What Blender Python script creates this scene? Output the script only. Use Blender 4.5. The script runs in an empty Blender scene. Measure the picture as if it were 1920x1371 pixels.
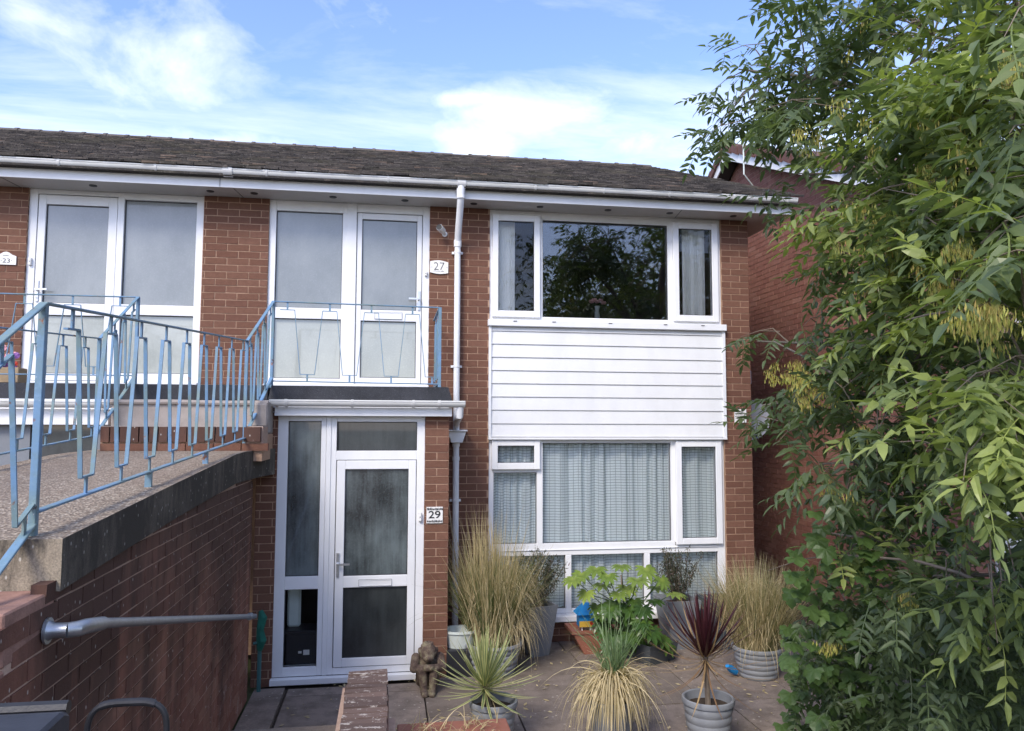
import bpy, bmesh, math, random
import numpy as np
from mathutils import Vector, Matrix
random.seed(7); rng = np.random.default_rng(11)
S = bpy.context.scene; COL = S.collection; R_ = math.radians
EYE = 2.35
# ------------------------------------------------------------------ camera
def cam_axes(yaw, pitch, roll):
    cy, sy, cp, sp = math.cos(yaw), math.sin(yaw), math.cos(pitch), math.sin(pitch)
    f = np.array([sy*cp, cy*cp, sp]); r = np.array([cy, -sy, 0.0]); d = np.cross(f, r)
    c, s = math.cos(roll), math.sin(roll)
    return c*r+s*d, -s*r+c*d, f
CR, CD, CF = cam_axes(R_(8.97), R_(4.49), R_(-0.154))
CP = np.array([0.0, -8.47, EYE]); FPX = 1450.0
def at(px, py, dist):
    return CP + dist*(CR*(px-960)/FPX + CD*(py-685.5)/FPX + CF)
def pix(p):
    v = np.asarray(p, float)-CP; z = v@CF
    return 960+FPX*(v@CR)/z, 685.5+FPX*(v@CD)/z, z
cd = bpy.data.cameras.new('camera'); cam = bpy.data.objects.new('camera', cd); COL.objects.link(cam)
cd.sensor_fit = 'HORIZONTAL'; cd.sensor_width = 36; cd.lens = FPX/1920*36; cd.clip_start = .05; cd.clip_end = 2000
M = Matrix.Identity(4)
for i in range(3):
    M[i][0] = CR[i]; M[i][1] = -CD[i]; M[i][2] = -CF[i]; M[i][3] = CP[i]
cam.matrix_world = M; S.camera = cam
# ------------------------------------------------------------------ light
SUN_DIR = Vector((-0.42, -0.62, 0.66)).normalized()
el = math.asin(SUN_DIR.z); az = math.atan2(SUN_DIR.x, SUN_DIR.y)
w = bpy.data.worlds.new('World'); S.world = w; w.use_nodes = True
nt = w.node_tree; N = nt.nodes; L = nt.links; N.clear()
def nd(t, **k):
    n = N.new(t)
    for a, b in k.items(): setattr(n, a, b)
    return n
def mth(op, a, b=None, c=None, clamp=False):
    n = N.new('ShaderNodeMath'); n.operation = op; n.use_clamp = clamp
    for i, x in enumerate((a, b, c)):
        if x is None: continue
        if isinstance(x, (int, float)): n.inputs[i].default_value = x
        else: L.new(x, n.inputs[i])
    return n.outputs[0]
sky = nd('ShaderNodeTexSky', sky_type='NISHITA', sun_disc=False, sun_elevation=el, sun_rotation=az, air_density=1.0, dust_density=1.0, ozone_density=2.0)
tc = nd('ShaderNodeTexCoord'); sep = nd('ShaderNodeSeparateXYZ'); L.new(tc.outputs['Generated'], sep.inputs[0])
zz = mth('ADD', mth('MAXIMUM', sep.outputs[2], 0.0), 0.10)
comb = nd('ShaderNodeCombineXYZ'); L.new(mth('DIVIDE', sep.outputs[0], zz), comb.inputs[0]); L.new(mth('DIVIDE', sep.outputs[1], zz), comb.inputs[1])
def noise(vec, scale, det, rough, dist, off=(0, 0, 0), sc=(1, 1, 1), rot=0):
    mp = nd('ShaderNodeMapping'); mp.inputs['Location'].default_value = off; mp.inputs['Scale'].default_value = sc; mp.inputs['Rotation'].default_value = (0, 0, rot)
    L.new(vec, mp.inputs[0]); n = nd('ShaderNodeTexNoise'); L.new(mp.outputs[0], n.inputs['Vector'])
    n.inputs['Scale'].default_value = scale; n.inputs['Detail'].default_value = det; n.inputs['Roughness'].default_value = rough; n.inputs['Distortion'].default_value = dist
    return n.outputs[0]
wisp = noise(comb.outputs[0], 1.1, 9, .62, .6, off=(3.1, 1.7, 0), sc=(.55, 1.3, 1), rot=.35)
puff = noise(tc.outputs['Generated'], 5.5, 8, .6, .3, sc=(1, 1, 1.6))
def blob(px, py, r, aniso=1.0):
    d = at(px, py, 1)-CP; d = d/np.linalg.norm(d)
    s = nd('ShaderNodeVectorMath', operation='SUBTRACT'); L.new(tc.outputs['Generated'], s.inputs[0]); s.inputs[1].default_value = tuple(d)
    m = nd('ShaderNodeVectorMath', operation='MULTIPLY'); L.new(s.outputs[0], m.inputs[0]); m.inputs[1].default_value = (1, 1, aniso)
    l = nd('ShaderNodeVectorMath', operation='LENGTH'); L.new(m.outputs[0], l.inputs[0])
    return mth('SUBTRACT', 1.0, mth('DIVIDE', l.outputs['Value'], r), clamp=True)
bl = None
for a in ((130, 40, .17, 1.7), (270, 95, .18, 1.6), (60, 20, .12, 1.5), (860, 185, .10, 5.5), (1000, 215, .17, 3.0), (900, 280, .12, 1.8), (1200, 275, .15, 2.4), (60, 10, .1, 1.5), (420, 265, .13, 4)):
    b = blob(*a); bl = b if bl is None else mth('MAXIMUM', bl, b)
m1 = mth('MULTIPLY', mth('SUBTRACT', wisp, .44), 2.6, clamp=True)
m2 = mth('MULTIPLY', mth('ADD', mth('SUBTRACT', puff, .62), mth('MULTIPLY', bl, .33)), 1.9, clamp=True)
mk = mth('MAXIMUM', mth('MULTIPLY', m1, .72), m2)
hz = mth('MULTIPLY', mth('SUBTRACT', 1.0, mth('MULTIPLY', sep.outputs[2], 2.6), clamp=True), .34)
mk = mth('MAXIMUM', mk, hz)
cl = nd('ShaderNodeMixRGB'); cl.inputs[2].default_value = (7.2, 7.1, 6.2, 1)
skb = nd('ShaderNodeMixRGB', blend_type='MULTIPLY'); skb.inputs[0].default_value = 1; skb.inputs[2].default_value = (1.10, 1.10, 1.36, 1)
L.new(sky.outputs[0], skb.inputs[1]); L.new(mk, cl.inputs[0]); L.new(skb.outputs[0], cl.inputs[1])
bg = nd('ShaderNodeBackground'); bg.inputs['Strength'].default_value = .15; L.new(cl.outputs[0], bg.inputs[0])
out = nd('ShaderNodeOutputWorld'); L.new(bg.outputs[0], out.inputs[0])
ld = bpy.data.lights.new('sun', 'SUN'); ld.energy = 1.8; ld.angle = R_(18); ld.color = (1, .91, .76)
lo = bpy.data.objects.new('sun', ld); COL.objects.link(lo); lo.rotation_euler = SUN_DIR.to_track_quat('Z', 'Y').to_euler(); lo.location = (-8, -20, 25)
S.view_settings.view_transform = 'Standard'; S.view_settings.look = 'None'; S.view_settings.gamma = 1; S.view_settings.exposure = 0.86
S.view_settings.use_curve_mapping = False
S.render.engine = 'CYCLES'
S.cycles.max_bounces = 7; S.cycles.transparent_max_bounces = 12

# ------------------------------------------------------------------ materials
class G:
    def __init__(s, name):
        s.m = bpy.data.materials.new(name); s.m.use_nodes = True; s.t = s.m.node_tree; s.n = s.t.nodes; s.l = s.t.links
        s.p = s.n['Principled BSDF']; s.o = s.n['Material Output']; s.geo = s.n.new('ShaderNodeNewGeometry')
    def put(s, x, sock):
        if hasattr(x, 'is_output'): s.l.new(x, sock)
        else: sock.default_value = x if not isinstance(x, tuple) or len(x) != 3 or sock.type == 'VECTOR' else x+(1,)
    def noise(s, scale, det=4, rough=.55, sc=(1, 1, 1), dist=0, off=(0, 0, 0)):
        mp = s.n.new('ShaderNodeMapping'); mp.inputs['Scale'].default_value = sc; mp.inputs['Location'].default_value = off; s.l.new(s.geo.outputs['Position'], mp.inputs[0])
        n = s.n.new('ShaderNodeTexNoise'); s.l.new(mp.outputs[0], n.inputs['Vector'])
        n.inputs['Scale'].default_value = scale; n.inputs['Detail'].default_value = det; n.inputs['Roughness'].default_value = rough; n.inputs['Distortion'].default_value = dist
        return n.outputs[0]
    def vor(s, scale, sc=(1, 1, 1), out='Distance'):
        mp = s.n.new('ShaderNodeMapping'); mp.inputs['Scale'].default_value = sc; s.l.new(s.geo.outputs['Position'], mp.inputs[0])
        n = s.n.new('ShaderNodeTexVoronoi'); s.l.new(mp.outputs[0], n.inputs['Vector']); n.inputs['Scale'].default_value = scale
        return n.outputs[out]
    def ramp(s, fac, *st):
        r = s.n.new('ShaderNodeValToRGB'); s.l.new(fac, r.inputs[0]); e = r.color_ramp.elements
        while len(e) < len(st): e.new(.5)
        for i, (p, c) in enumerate(st):
            e[i].position = p; e[i].color = (c, c, c, 1) if isinstance(c, (int, float)) else tuple(c)+(1,)
        return r.outputs[0]
    def mix(s, f, a, b, mode='MIX'):
        n = s.n.new('ShaderNodeMixRGB'); n.blend_type = mode
        for x, k in ((f, 0), (a, 1), (b, 2)): s.put(x, n.inputs[k])
        return n.outputs[0]
    def math(s, op, a, b=None, clamp=False):
        n = s.n.new('ShaderNodeMath'); n.operation = op; n.use_clamp = clamp
        for i, x in enumerate((a, b)):
            if x is not None: s.put(x, n.inputs[i])
        return n.outputs[0]
    def attr(s, name):
        a = s.n.new('ShaderNodeAttribute'); a.attribute_name = name; return a.outputs['Fac']
    def xyz(s):
        q = s.n.new('ShaderNodeSeparateXYZ'); s.l.new(s.geo.outputs['Position'], q.inputs[0]); return q.outputs
    def done(s, col, rough=.6, bump=None, bstr=.3, bdist=.01, spec=.4, metal=0):
        s.put(col, s.p.inputs['Base Color']); s.put(rough, s.p.inputs['Roughness'])
        s.p.inputs['Specular IOR Level'].default_value = spec; s.p.inputs['Metallic'].default_value = metal
        if bump is not None:
            b = s.n.new('ShaderNodeBump'); b.inputs['Strength'].default_value = bstr; b.inputs['Distance'].default_value = bdist
            s.l.new(bump, b.inputs['Height']); s.l.new(b.outputs[0], s.p.inputs['Normal'])
        return s.m
def simple(name, c, rough=.6, var=.15, scale=6, metal=0, spec=.4, bstr=.15, sc=(1, 1, 1)):
    g = G(name); n = g.noise(scale, 5, .6, sc=sc); n2 = g.noise(scale*9, 3, .6, sc=sc)
    lo_ = tuple(x*(1-var) for x in c); hi = tuple(min(1, x*(1+var)) for x in c)
    col = g.ramp(n, (.3, lo_), (.7, hi)); col = g.mix(.25, col, g.ramp(n2, (.35, lo_), (.65, hi)))
    return g.done(col, rough, n2, bstr, .004, spec, metal)
def brick_mat(name, cols, stain=0, speck=.5):
    g = G(name); t = g.attr('tint')
    c = g.ramp(t, *[(i/(len(cols)-1), k) for i, k in enumerate(cols)])
    n = g.noise(25, 5, .65); c = g.mix(g.ramp(n, (.35, .0), (.7, .35)), c, tuple(k*.55 for k in cols[0]))
    fine = g.noise(160, 3, .6); c = g.mix(g.ramp(fine, (.58, 0), (.75, speck*.6)), c, (.42, .27, .2))
    if stain:
        z = g.xyz()[2]
        n3 = g.noise(1.1, 6, .62, sc=(1, 1.0, .35), off=(2, 0, 0)); n4 = g.noise(7, 5, .65, sc=(1, 1, .18))
        f = g.math('ADD', n3, g.math('MULTIPLY', g.math('SUBTRACT', z, 1.15), .16))
        f = g.math('ADD', f, g.math('MULTIPLY', g.math('SUBTRACT', n4, .5), .5))
        c = g.mix(g.ramp(f, (.36, 0), (.62, .80*stain)), c, (.050, .033, .027))
        ef = g.noise(13, 6, .7, sc=(1, 1, .3), off=(5, 5, 1)); lo2 = g.math('MULTIPLY', g.math('SUBTRACT', 1.0, g.math('MULTIPLY', z, 1.0), clamp=True), .10)
        c = g.mix(g.ramp(g.math('ADD', ef, lo2), (.66, 0), (.76, .75)), c, (.5, .42, .38))
        sp = g.vor(21, sc=(1, 1, .6)); c = g.mix(g.ramp(sp, (.06, .75), (.12, 0)), c, (.6, .57, .52))
    return g.done(c, .85, g.noise(90, 5, .7), .5, .006, .25)
BR = [(.142, .066, .044), (.170, .082, .053), (.155, .072, .048), (.182, .090, .059), (.200, .100, .068)]
m_brick = brick_mat('brick_face', BR)
m_brick_n = brick_mat('brick_neighbour', [(.26, .115, .088), (.30, .135, .105), (.33, .16, .12), (.28, .125, .095), (.37, .19, .15)])
m_brick_r = brick_mat('brick_retaining', [(.27, .120, .080), (.23, .100, .068), (.30, .14, .098), (.34, .175, .12)], stain=1)
def mk_mortar(name, c, stain=0):
    g = G(name); n = g.noise(30, 5, .7); k = g.ramp(n, (.3, tuple(x*.72 for x in c)), (.7, c))
    if stain:
        k = g.mix(g.ramp(g.noise(1.1, 6, .62, sc=(1, 1, .35), off=(2, 0, 0)), (.40, 0), (.62, .45)), k, (.16, .11, .09))
    return g.done(k, .95, n, .6, .004, .1)
m_mortar = mk_mortar('mortar', (.50, .33, .23)); m_mortar_r = mk_mortar('mortar_stained', (.62, .44, .34), 1); m_mortar_n = mk_mortar('mortar_neighbour', (.50, .33, .26))
def upvc(name, c, dirt=.25):
    g = G(name); n = g.noise(3.5, 6, .65, sc=(1, 1, .5)); n2 = g.noise(45, 4, .7)
    k = g.ramp(n, (.35, tuple(x*.93 for x in c)), (.6, c)); k = g.mix(g.ramp(n2, (.62, 0), (.8, dirt)), k, (.40, .38, .33))
    return g.done(k, .33, n, .05, .004, .5)
m_white = upvc('white_upvc', (.80, .81, .82), .12); m_clad = upvc('white_cladding', (.74, .75, .75), .45); m_white_d = upvc('white_plastic_weathered', (.70, .70, .68), .35)
g = G('gutter_plastic'); n = g.noise(2.2, 6, .7, sc=(1, 1, 3)); z = g.xyz()[2]
m_gutter = g.done(g.mix(g.ramp(n, (.5, 0), (.72, .35)), (.72, .72, .69), (.36, .36, .31)), .45, n, .05, .004)
m_soffit = simple('soffit_board', (.50, .48, .46), .5, .06, 2)
m_dark = simple('dark_void', (.012, .012, .013), .8, .1)
m_interior = simple('interior_wall', (.05, .048, .045), .9, .1)  # dark base colour stands in for the unlit rooms behind clear panes
def blue_mat():
    g = G('blue_railing_paint'); a = g.noise(5, 5, .65); b = g.noise(28, 6, .7, off=(3, 1, 2)); r = g.noise(9, 6, .75, off=(9, 2, 4)); p = g.noise(60, 5, .7, off=(1, 8, 4))
    c = g.ramp(a, (.38, (.14, .26, .42)), (.5, (.14, .24, .33)), (.6, (.15, .23, .25)), (.7, (.19, .25, .23)))
    c = g.mix(g.ramp(b, (.55, 0), (.72, .4)), c, (.28, .40, .50))
    c = g.mix(g.ramp(r, (.62, 0), (.67, 1)), c, g.ramp(b, (.4, (.06, .03, .025)), (.6, (.30, .13, .07))))
    c = g.mix(g.ramp(p, (.66, 0), (.72, .6)), c, (.6, .6, .58))
    return g.done(c, .5, b, .35, .003, .4)
m_blue = blue_mat()
g = G('felt_edge'); n = g.noise(120, 4, .7); n2 = g.noise(4, 5, .6)
m_felt = g.done(g.mix(g.ramp(n, (.55, 0), (.7, .5)), g.ramp(n2, (.3, (.022, .024, .028)), (.7, (.05, .052, .06))), (.13, .13, .14)), .85, n, .7, .006)
g = G('exposed_aggregate'); v = g.vor(75, out='Color'); d = g.vor(75); bw = g.noise(1.3, 5, .6); sepc = g.n.new('ShaderNodeSeparateColor'); g.l.new(v, sepc.inputs[0])
c = g.ramp(sepc.outputs[0], (0, (.14, .11, .08)), (.35, (.27, .215, .16)), (.7, (.40, .33, .25)), (1, (.62, .54, .43)))
c = g.mix(g.ramp(d, (.25, 0), (.6, .6)), c, (.16, .12, .09)); c = g.mix(g.ramp(bw, (.4, 0), (.62, .4)), c, (.22, .16, .12))
m_agg = g.done(c, .9, d, .8, .01)
def conc(name, c, stain, dark=(.035, .033, .03)):
    g = G(name); n = g.noise(2.2, 6, .65, sc=(1, 1, .6)); s = g.noise(9, 7, .75, sc=(1, 1, .25)); f = g.vor(26, sc=(1, 1, .55)); fn = g.noise(140, 4, .7)
    k = g.ramp(fn, (.3, tuple(x*.6 for x in c)), (.75, tuple(x*1.25 for x in c)))
    k = g.mix(g.ramp(g.math('ADD', n, g.math('MULTIPLY', g.math('SUBTRACT', s, .5), .8)), (.46-stain*.25, .1), (.66-stain*.12, .92)), k, dark)
    k = g.mix(g.ramp(f, (.07, .7), (.13, 0)), k, (.55, .53, .48))
    return g.done(k, .92, fn, .6, .006, .2)
m_conc_dark = conc('stained_concrete', (.26, .225, .18), 1.0, (.050, .045, .038)); m_conc = conc('pale_concrete', (.38, .32, .24), .1); m_render = simple('cement_render', (.33, .29, .26), .9, .18, 9, bstr=.6)
g = G('paving_slab'); t = g.attr('tint'); n = g.noise(4.5, 7, .72); f = g.vor(15); f2 = g.vor(43); fn = g.noise(110, 4, .7)
c = g.ramp(t, (0, (.205, .172, .145)), (.5, (.26, .215, .185)), (1, (.32, .262, .22))); c = g.mix(g.ramp(n, (.42, 0), (.62, .75)), c, (.135, .112, .095))
c = g.mix(g.ramp(fn, (.35, .35), (.65, 0)), c, (.08, .06, .05)); nm = g.noise(1.2, 4, .6, off=(4, 4, 0))
c = g.mix(g.math('MULTIPLY', g.ramp(f, (.10, .75), (.17, 0)), g.ramp(nm, (.42, 0), (.55, 1))), c, (.46, .42, .37)); c = g.mix(g.ramp(f2, (.06, .5), (.12, 0)), c, (.40, .36, .31))
m_slab = g.done(c, .9, fn, .5, .005, .2)
m_step = simple('brick_step', (.30, .17, .13), .9, .3, 14, bstr=.6); m_soil = simple('soil', (.05, .036, .026), 1, .4, 20, bstr=.8); m_grassground = simple('rough_grass', (.07, .085, .035), 1, .4, 5, bstr=.8)
g = G('roof_tile'); t = g.attr('tint'); n = g.noise(14, 6, .7); n2 = g.noise(70, 5, .7); n3 = g.noise(.9, 5, .6, off=(1, 3, 2))
c = g.ramp(t, (0, (.042, .038, .037)), (.5, (.072, .064, .060)), (.9, (.11, .095, .085)), (1, (.17, .12, .09)))
c = g.mix(g.ramp(n, (.55, 0), (.72, .55)), c, (.20, .17, .14)); c = g.mix(g.ramp(n2, (.58, 0), (.70, .75)), c, (.36, .34, .30)); c = g.mix(g.ramp(n3, (.5, 0), (.7, .4)), c, (.09, .085, .05))
m_tile = g.done(c, .9, n2, .6, .01, .2)
m_ntile = simple('neighbour_roof_tile', (.13, .062, .050), .8, .15, 8)
def glass(name, ior=1.75, tint=(.8, .9, .9)):
    g = G(name); fr = g.n.new('ShaderNodeFresnel'); fr.inputs[0].default_value = ior
    tr = g.n.new('ShaderNodeBsdfTransparent'); tr.inputs[0].default_value = tint+(1,); gl = g.n.new('ShaderNodeBsdfGlossy'); gl.inputs['Roughness'].default_value = .012
    b = g.n.new('ShaderNodeBump'); b.inputs['Strength'].default_value = .02; b.inputs['Distance'].default_value = .02; g.l.new(g.noise(2.5, 2, .5), b.inputs['Height']); g.l.new(b.outputs[0], gl.inputs['Normal'])
    mx = g.n.new('ShaderNodeMixShader'); g.l.new(fr.outputs[0], mx.inputs[0]); g.l.new(tr.outputs[0], mx.inputs[1]); g.l.new(gl.outputs[0], mx.inputs[2]); g.l.new(mx.outputs[0], g.o.inputs[0])
    return g.m
m_glass = glass('window_glass', 1.3, (.97, .98, .98)); m_glass_up = glass('window_glass_reflective', 1.9, (.92, .94, .94)); m_glass_side = glass('window_glass_side', 1.42, (.98, .98, .98))
def frost(name, a, b, rough, coat=.0, streak=.5):
    g = G(name); n = g.noise(2.0, 5, .6, sc=(1, 1, .7)); s = g.noise(22, 5, .6, sc=(1, 1, .08)); f = g.noise(60, 4, .7)
    k = g.ramp(g.math('ADD', n, g.math('MULTIPLY', g.math('SUBTRACT', s, .5), streak)), (.33, a), (.68, b)); k = g.mix(g.ramp(f, (.5, 0), (.7, .18)), k, tuple(min(1, x*1.5) for x in b))
    m = g.done(k, rough, f, .04, .002, .7)
    g.p.inputs['Coat Weight'].default_value = coat; g.p.inputs['Coat Roughness'].default_value = .03; g.p.inputs['Coat IOR'].default_value = 1.6
    return m
m_frost = frost('frosted_glass_pale', (.16, .178, .18), (.245, .265, .265), .3, .6, .08); m_frost_d = frost('frosted_glass_dark', (.015, .019, .020), (.13, .16, .165), .25, .6, .4)
m_frost_l = frost('frosted_glass_lower', (.30, .325, .30), (.38, .40, .36), .2, .9, .08)
m_glass_dark = frost('dark_hall_glass', (.010, .012, .013), (.05, .06, .06), .3, .7, .3)
g = G('check_curtain'); uv = g.n.new('ShaderNodeUVMap'); su = g.n.new('ShaderNodeSeparateXYZ'); g.l.new(uv.outputs[0], su.inputs[0])
hl = g.math('LESS_THAN', g.math('FRACT', g.math('MULTIPLY', su.outputs[1], 1/.031)), .17); vl = g.math('LESS_THAN', g.math('FRACT', g.math('MULTIPLY', su.outputs[0], 1/.062)), .09)
c = g.mix(g.math('MAXIMUM', hl, g.math('MULTIPLY', vl, .7)), (.88, .94, .94), (.26, .31, .33)); m_curtain = g.done(c, .9, None, spec=.1)
tl = g.n.new('ShaderNodeBsdfTranslucent'); tl.inputs[0].default_value = (.5, .6, .62, 1); mx = g.n.new('ShaderNodeMixShader'); mx.inputs[0].default_value = .1; g.l.new(g.p.outputs[0], mx.inputs[1]); g.l.new(tl.outputs[0], mx.inputs[2]); g.l.new(mx.outputs[0], g.o.inputs[0])
m_blind = simple('vertical_blind', (.86, .88, .82), .8, .06, 8)
m_galv = simple('galvanised_steel', (.42, .45, .48), .38, .15, 25, metal=.85)
m_metal = simple('brushed_metal', (.6, .6, .6), .3, .1, 20, metal=.9); m_letter = simple('letterbox_white', (.74, .75, .76), .25, .04, 10)
m_black = simple('black_plastic', (.022, .023, .027), .42, .25, 14); m_bin = simple('dark_grey_bin_plastic', (.028, .031, .040), .5, .3, 9)
m_pot = simple('grey_pot_plastic', (.235, .25, .27), .45, .08, 8); m_pot2 = simple('grey_planter', (.19, .205, .225), .5, .1, 6); m_potd = simple('charcoal_planter', (.065, .075, .085), .5, .15, 6)
m_terra = simple('terracotta_plastic', (.26, .10, .065), .6, .12, 8); m_wood = simple('weathered_wood', (.34, .25, .15), .8, .2, 12, sc=(1, 6, 6))
m_trough = simple('brown_trough', (.30, .15, .09), .7, .2, 12)
m_stone = None
g = G('weathered_statue_stone'); n = g.noise(14, 6, .7); n2 = g.noise(70, 5, .7); c = g.ramp(n, (.32, (.05, .032, .028)), (.5, (.15, .11, .085)), (.66, (.30, .27, .17))); c = g.mix(g.ramp(n2, (.35, .4), (.6, 0)), c, (.04, .03, .03)); m_stone = g.done(c, .95, n2, .8, .008, .2)
def flat(name, c, rough=.5, spec=.4): 
    g = G(name); return g.done(c, rough, None, spec=spec)
m_sign = flat('sign_white', (.78, .77, .74)); m_ink = flat('sign_ink', (.02, .02, .022)); m_inkg = flat('sign_grey_ink', (.10, .10, .10)); m_bluep = flat('bright_blue_plastic', (.01, .22, .55)); m_yel = flat('ornament_yellow', (.65, .42, .06)); m_red = flat('ornament_red', (.45, .04, .02))
m_green_bag = simple('green_fabric', (.01, .12, .085), .8, .35, 12); m_teal = flat('teal_pole', (.05, .14, .14)); m_tub = simple('white_tub', (.60, .66, .62), .5, .06, 8)
m_dish = simple('satellite_dish_grey', (.28, .30, .36), .5, .08, 5); m_pink = flat('pink_petal', (.75, .35, .38)); m_purple = flat('purple_petal', (.20, .08, .28))
m_cane = simple('garden_cane', (.33, .27, .18), .8, .2, 30)
def leaf_mat(name, ramp, trans=.28, rough=.45, veins=False):
    g = G(name); t = g.attr('tint'); c = g.ramp(t, *ramp); n = g.noise(12, 3, .5); c = g.mix(g.ramp(n, (.35, .22), (.65, 0)), c, tuple(x*.5 for x in ramp[0][1]))
    g.done(c, rough, None, spec=.35)
    tl = g.n.new('ShaderNodeBsdfTranslucent'); cc = g.mix(1.0, c, (1.5, 1.6, .7), 'MULTIPLY'); g.l.new(cc, tl.inputs[0])
    mx = g.n.new('ShaderNodeMixShader'); mx.inputs[0].default_value = trans; g.l.new(g.p.outputs[0], mx.inputs[1]); g.l.new(tl.outputs[0], mx.inputs[2]); g.l.new(mx.outputs[0], g.o.inputs[0])
    return g.m
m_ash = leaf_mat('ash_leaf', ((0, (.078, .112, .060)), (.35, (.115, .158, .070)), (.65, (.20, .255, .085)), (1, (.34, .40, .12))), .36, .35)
m_dkleaf = leaf_mat('dark_leaf', ((0, (.060, .088, .048)), (1, (.14, .19, .075))), .36)
m_syc = leaf_mat('sycamore_leaf', ((0, (.050, .095, .030)), (1, (.11, .18, .05))), .36)
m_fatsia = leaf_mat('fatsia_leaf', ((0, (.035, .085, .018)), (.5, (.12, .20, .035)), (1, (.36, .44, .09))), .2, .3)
m_straw = leaf_mat('dry_grass', ((0, (.06, .11, .03)), (.25, (.16, .18, .07)), (.5, (.40, .32, .17)), (1, (.70, .58, .36))), .2, .7)
m_greenb = leaf_mat('green_grass', ((0, (.05, .11, .035)), (1, (.24, .33, .17))), .25, .5)
m_cord = leaf_mat('purple_cordyline', ((0, (.045, .014, .018)), (.6, (.085, .022, .03)), (.85, (.30, .20, .10)), (1, (.48, .34, .18))), .15, .4)
m_yuc = leaf_mat('variegated_yucca', ((0, (.10, .16, .07)), (.55, (.22, .27, .12)), (.6, (.5, .5, .22)), (1, (.55, .52, .25))), .15, .4)
m_seed = leaf_mat('ash_keys', ((0, (.28, .31, .07)), (.6, (.48, .46, .12)), (1, (.46, .31, .11))), .3, .6)
m_heath = leaf_mat('wispy_shrub', ((0, (.035, .045, .028)), (.7, (.075, .085, .05)), (1, (.16, .11, .09))), .15, .7)
m_bark = simple('ash_bark', (.15, .135, .11), .9, .3, 25, bstr=.7)
m_twig = simple('twig', (.20, .16, .12), .8, .2, 30)

# ------------------------------------------------------------------ helpers
def tint(me, vals):
    a = me.attributes.new('tint', 'FLOAT', 'POINT'); a.data.foreach_set('value', np.asarray(vals, np.float32))
def meta(o, label=None, cat=None, group=None, kind=None):
    for k, v in (('label', label), ('category', cat), ('group', group), ('kind', kind)):
        if v: o[k] = v
    return o
def thing(name, loc, label, cat, group=None):
    o = bpy.data.objects.new(name, None); COL.objects.link(o); o.location = loc; o.empty_display_size = .1
    return meta(o, label, cat, group)
def wloc(p):
    v = Vector((0, 0, 0))
    while p is not None: v += p.location; p = p.parent
    return v
def mesh(name, verts, faces, mats, tints=None, smooth=False, mi=None):
    me = bpy.data.meshes.new(name); V = np.asarray(verts, np.float32); me.vertices.add(len(V)); me.vertices.foreach_set('co', V.ravel())
    if isinstance(faces, np.ndarray): ln = np.full(len(faces), faces.shape[1]); fl = faces.ravel()
    else: ln = np.array([len(f) for f in faces]); fl = np.fromiter((i for f in faces for i in f), np.int32)
    me.loops.add(len(fl)); me.loops.foreach_set('vertex_index', fl.astype(np.int32)); me.polygons.add(len(ln))
    me.polygons.foreach_set('loop_start', (np.cumsum(ln)-ln).astype(np.int32)); me.polygons.foreach_set('loop_total', ln.astype(np.int32))
    me.polygons.foreach_set('use_smooth', np.full(len(ln), bool(smooth)))
    for m in (mats if isinstance(mats, (list, tuple)) else [mats]): me.materials.append(m)
    if mi is not None: me.polygons.foreach_set('material_index', np.asarray(mi, np.int32))
    me.update(calc_edges=True); me.validate()
    if tints is not None: tint(me, tints)
    return me
def link(name, me, parent=None, loc=None):
    """loc given in world space"""
    o = bpy.data.objects.new(name, me); COL.objects.link(o); l = Vector(loc) if loc is not None else Vector((0, 0, 0))
    if parent is not None: o.parent = parent; l = l-wloc(parent)
    o.location = l; return o
BV = np.array([[x, y, z] for x in (-.5, .5) for y in (-.5, .5) for z in (-.5, .5)]); BF = np.array([[0, 1, 3, 2], [4, 6, 7, 5], [0, 4, 5, 1], [2, 3, 7, 6], [0, 2, 6, 4], [1, 5, 7, 3]])
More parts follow.
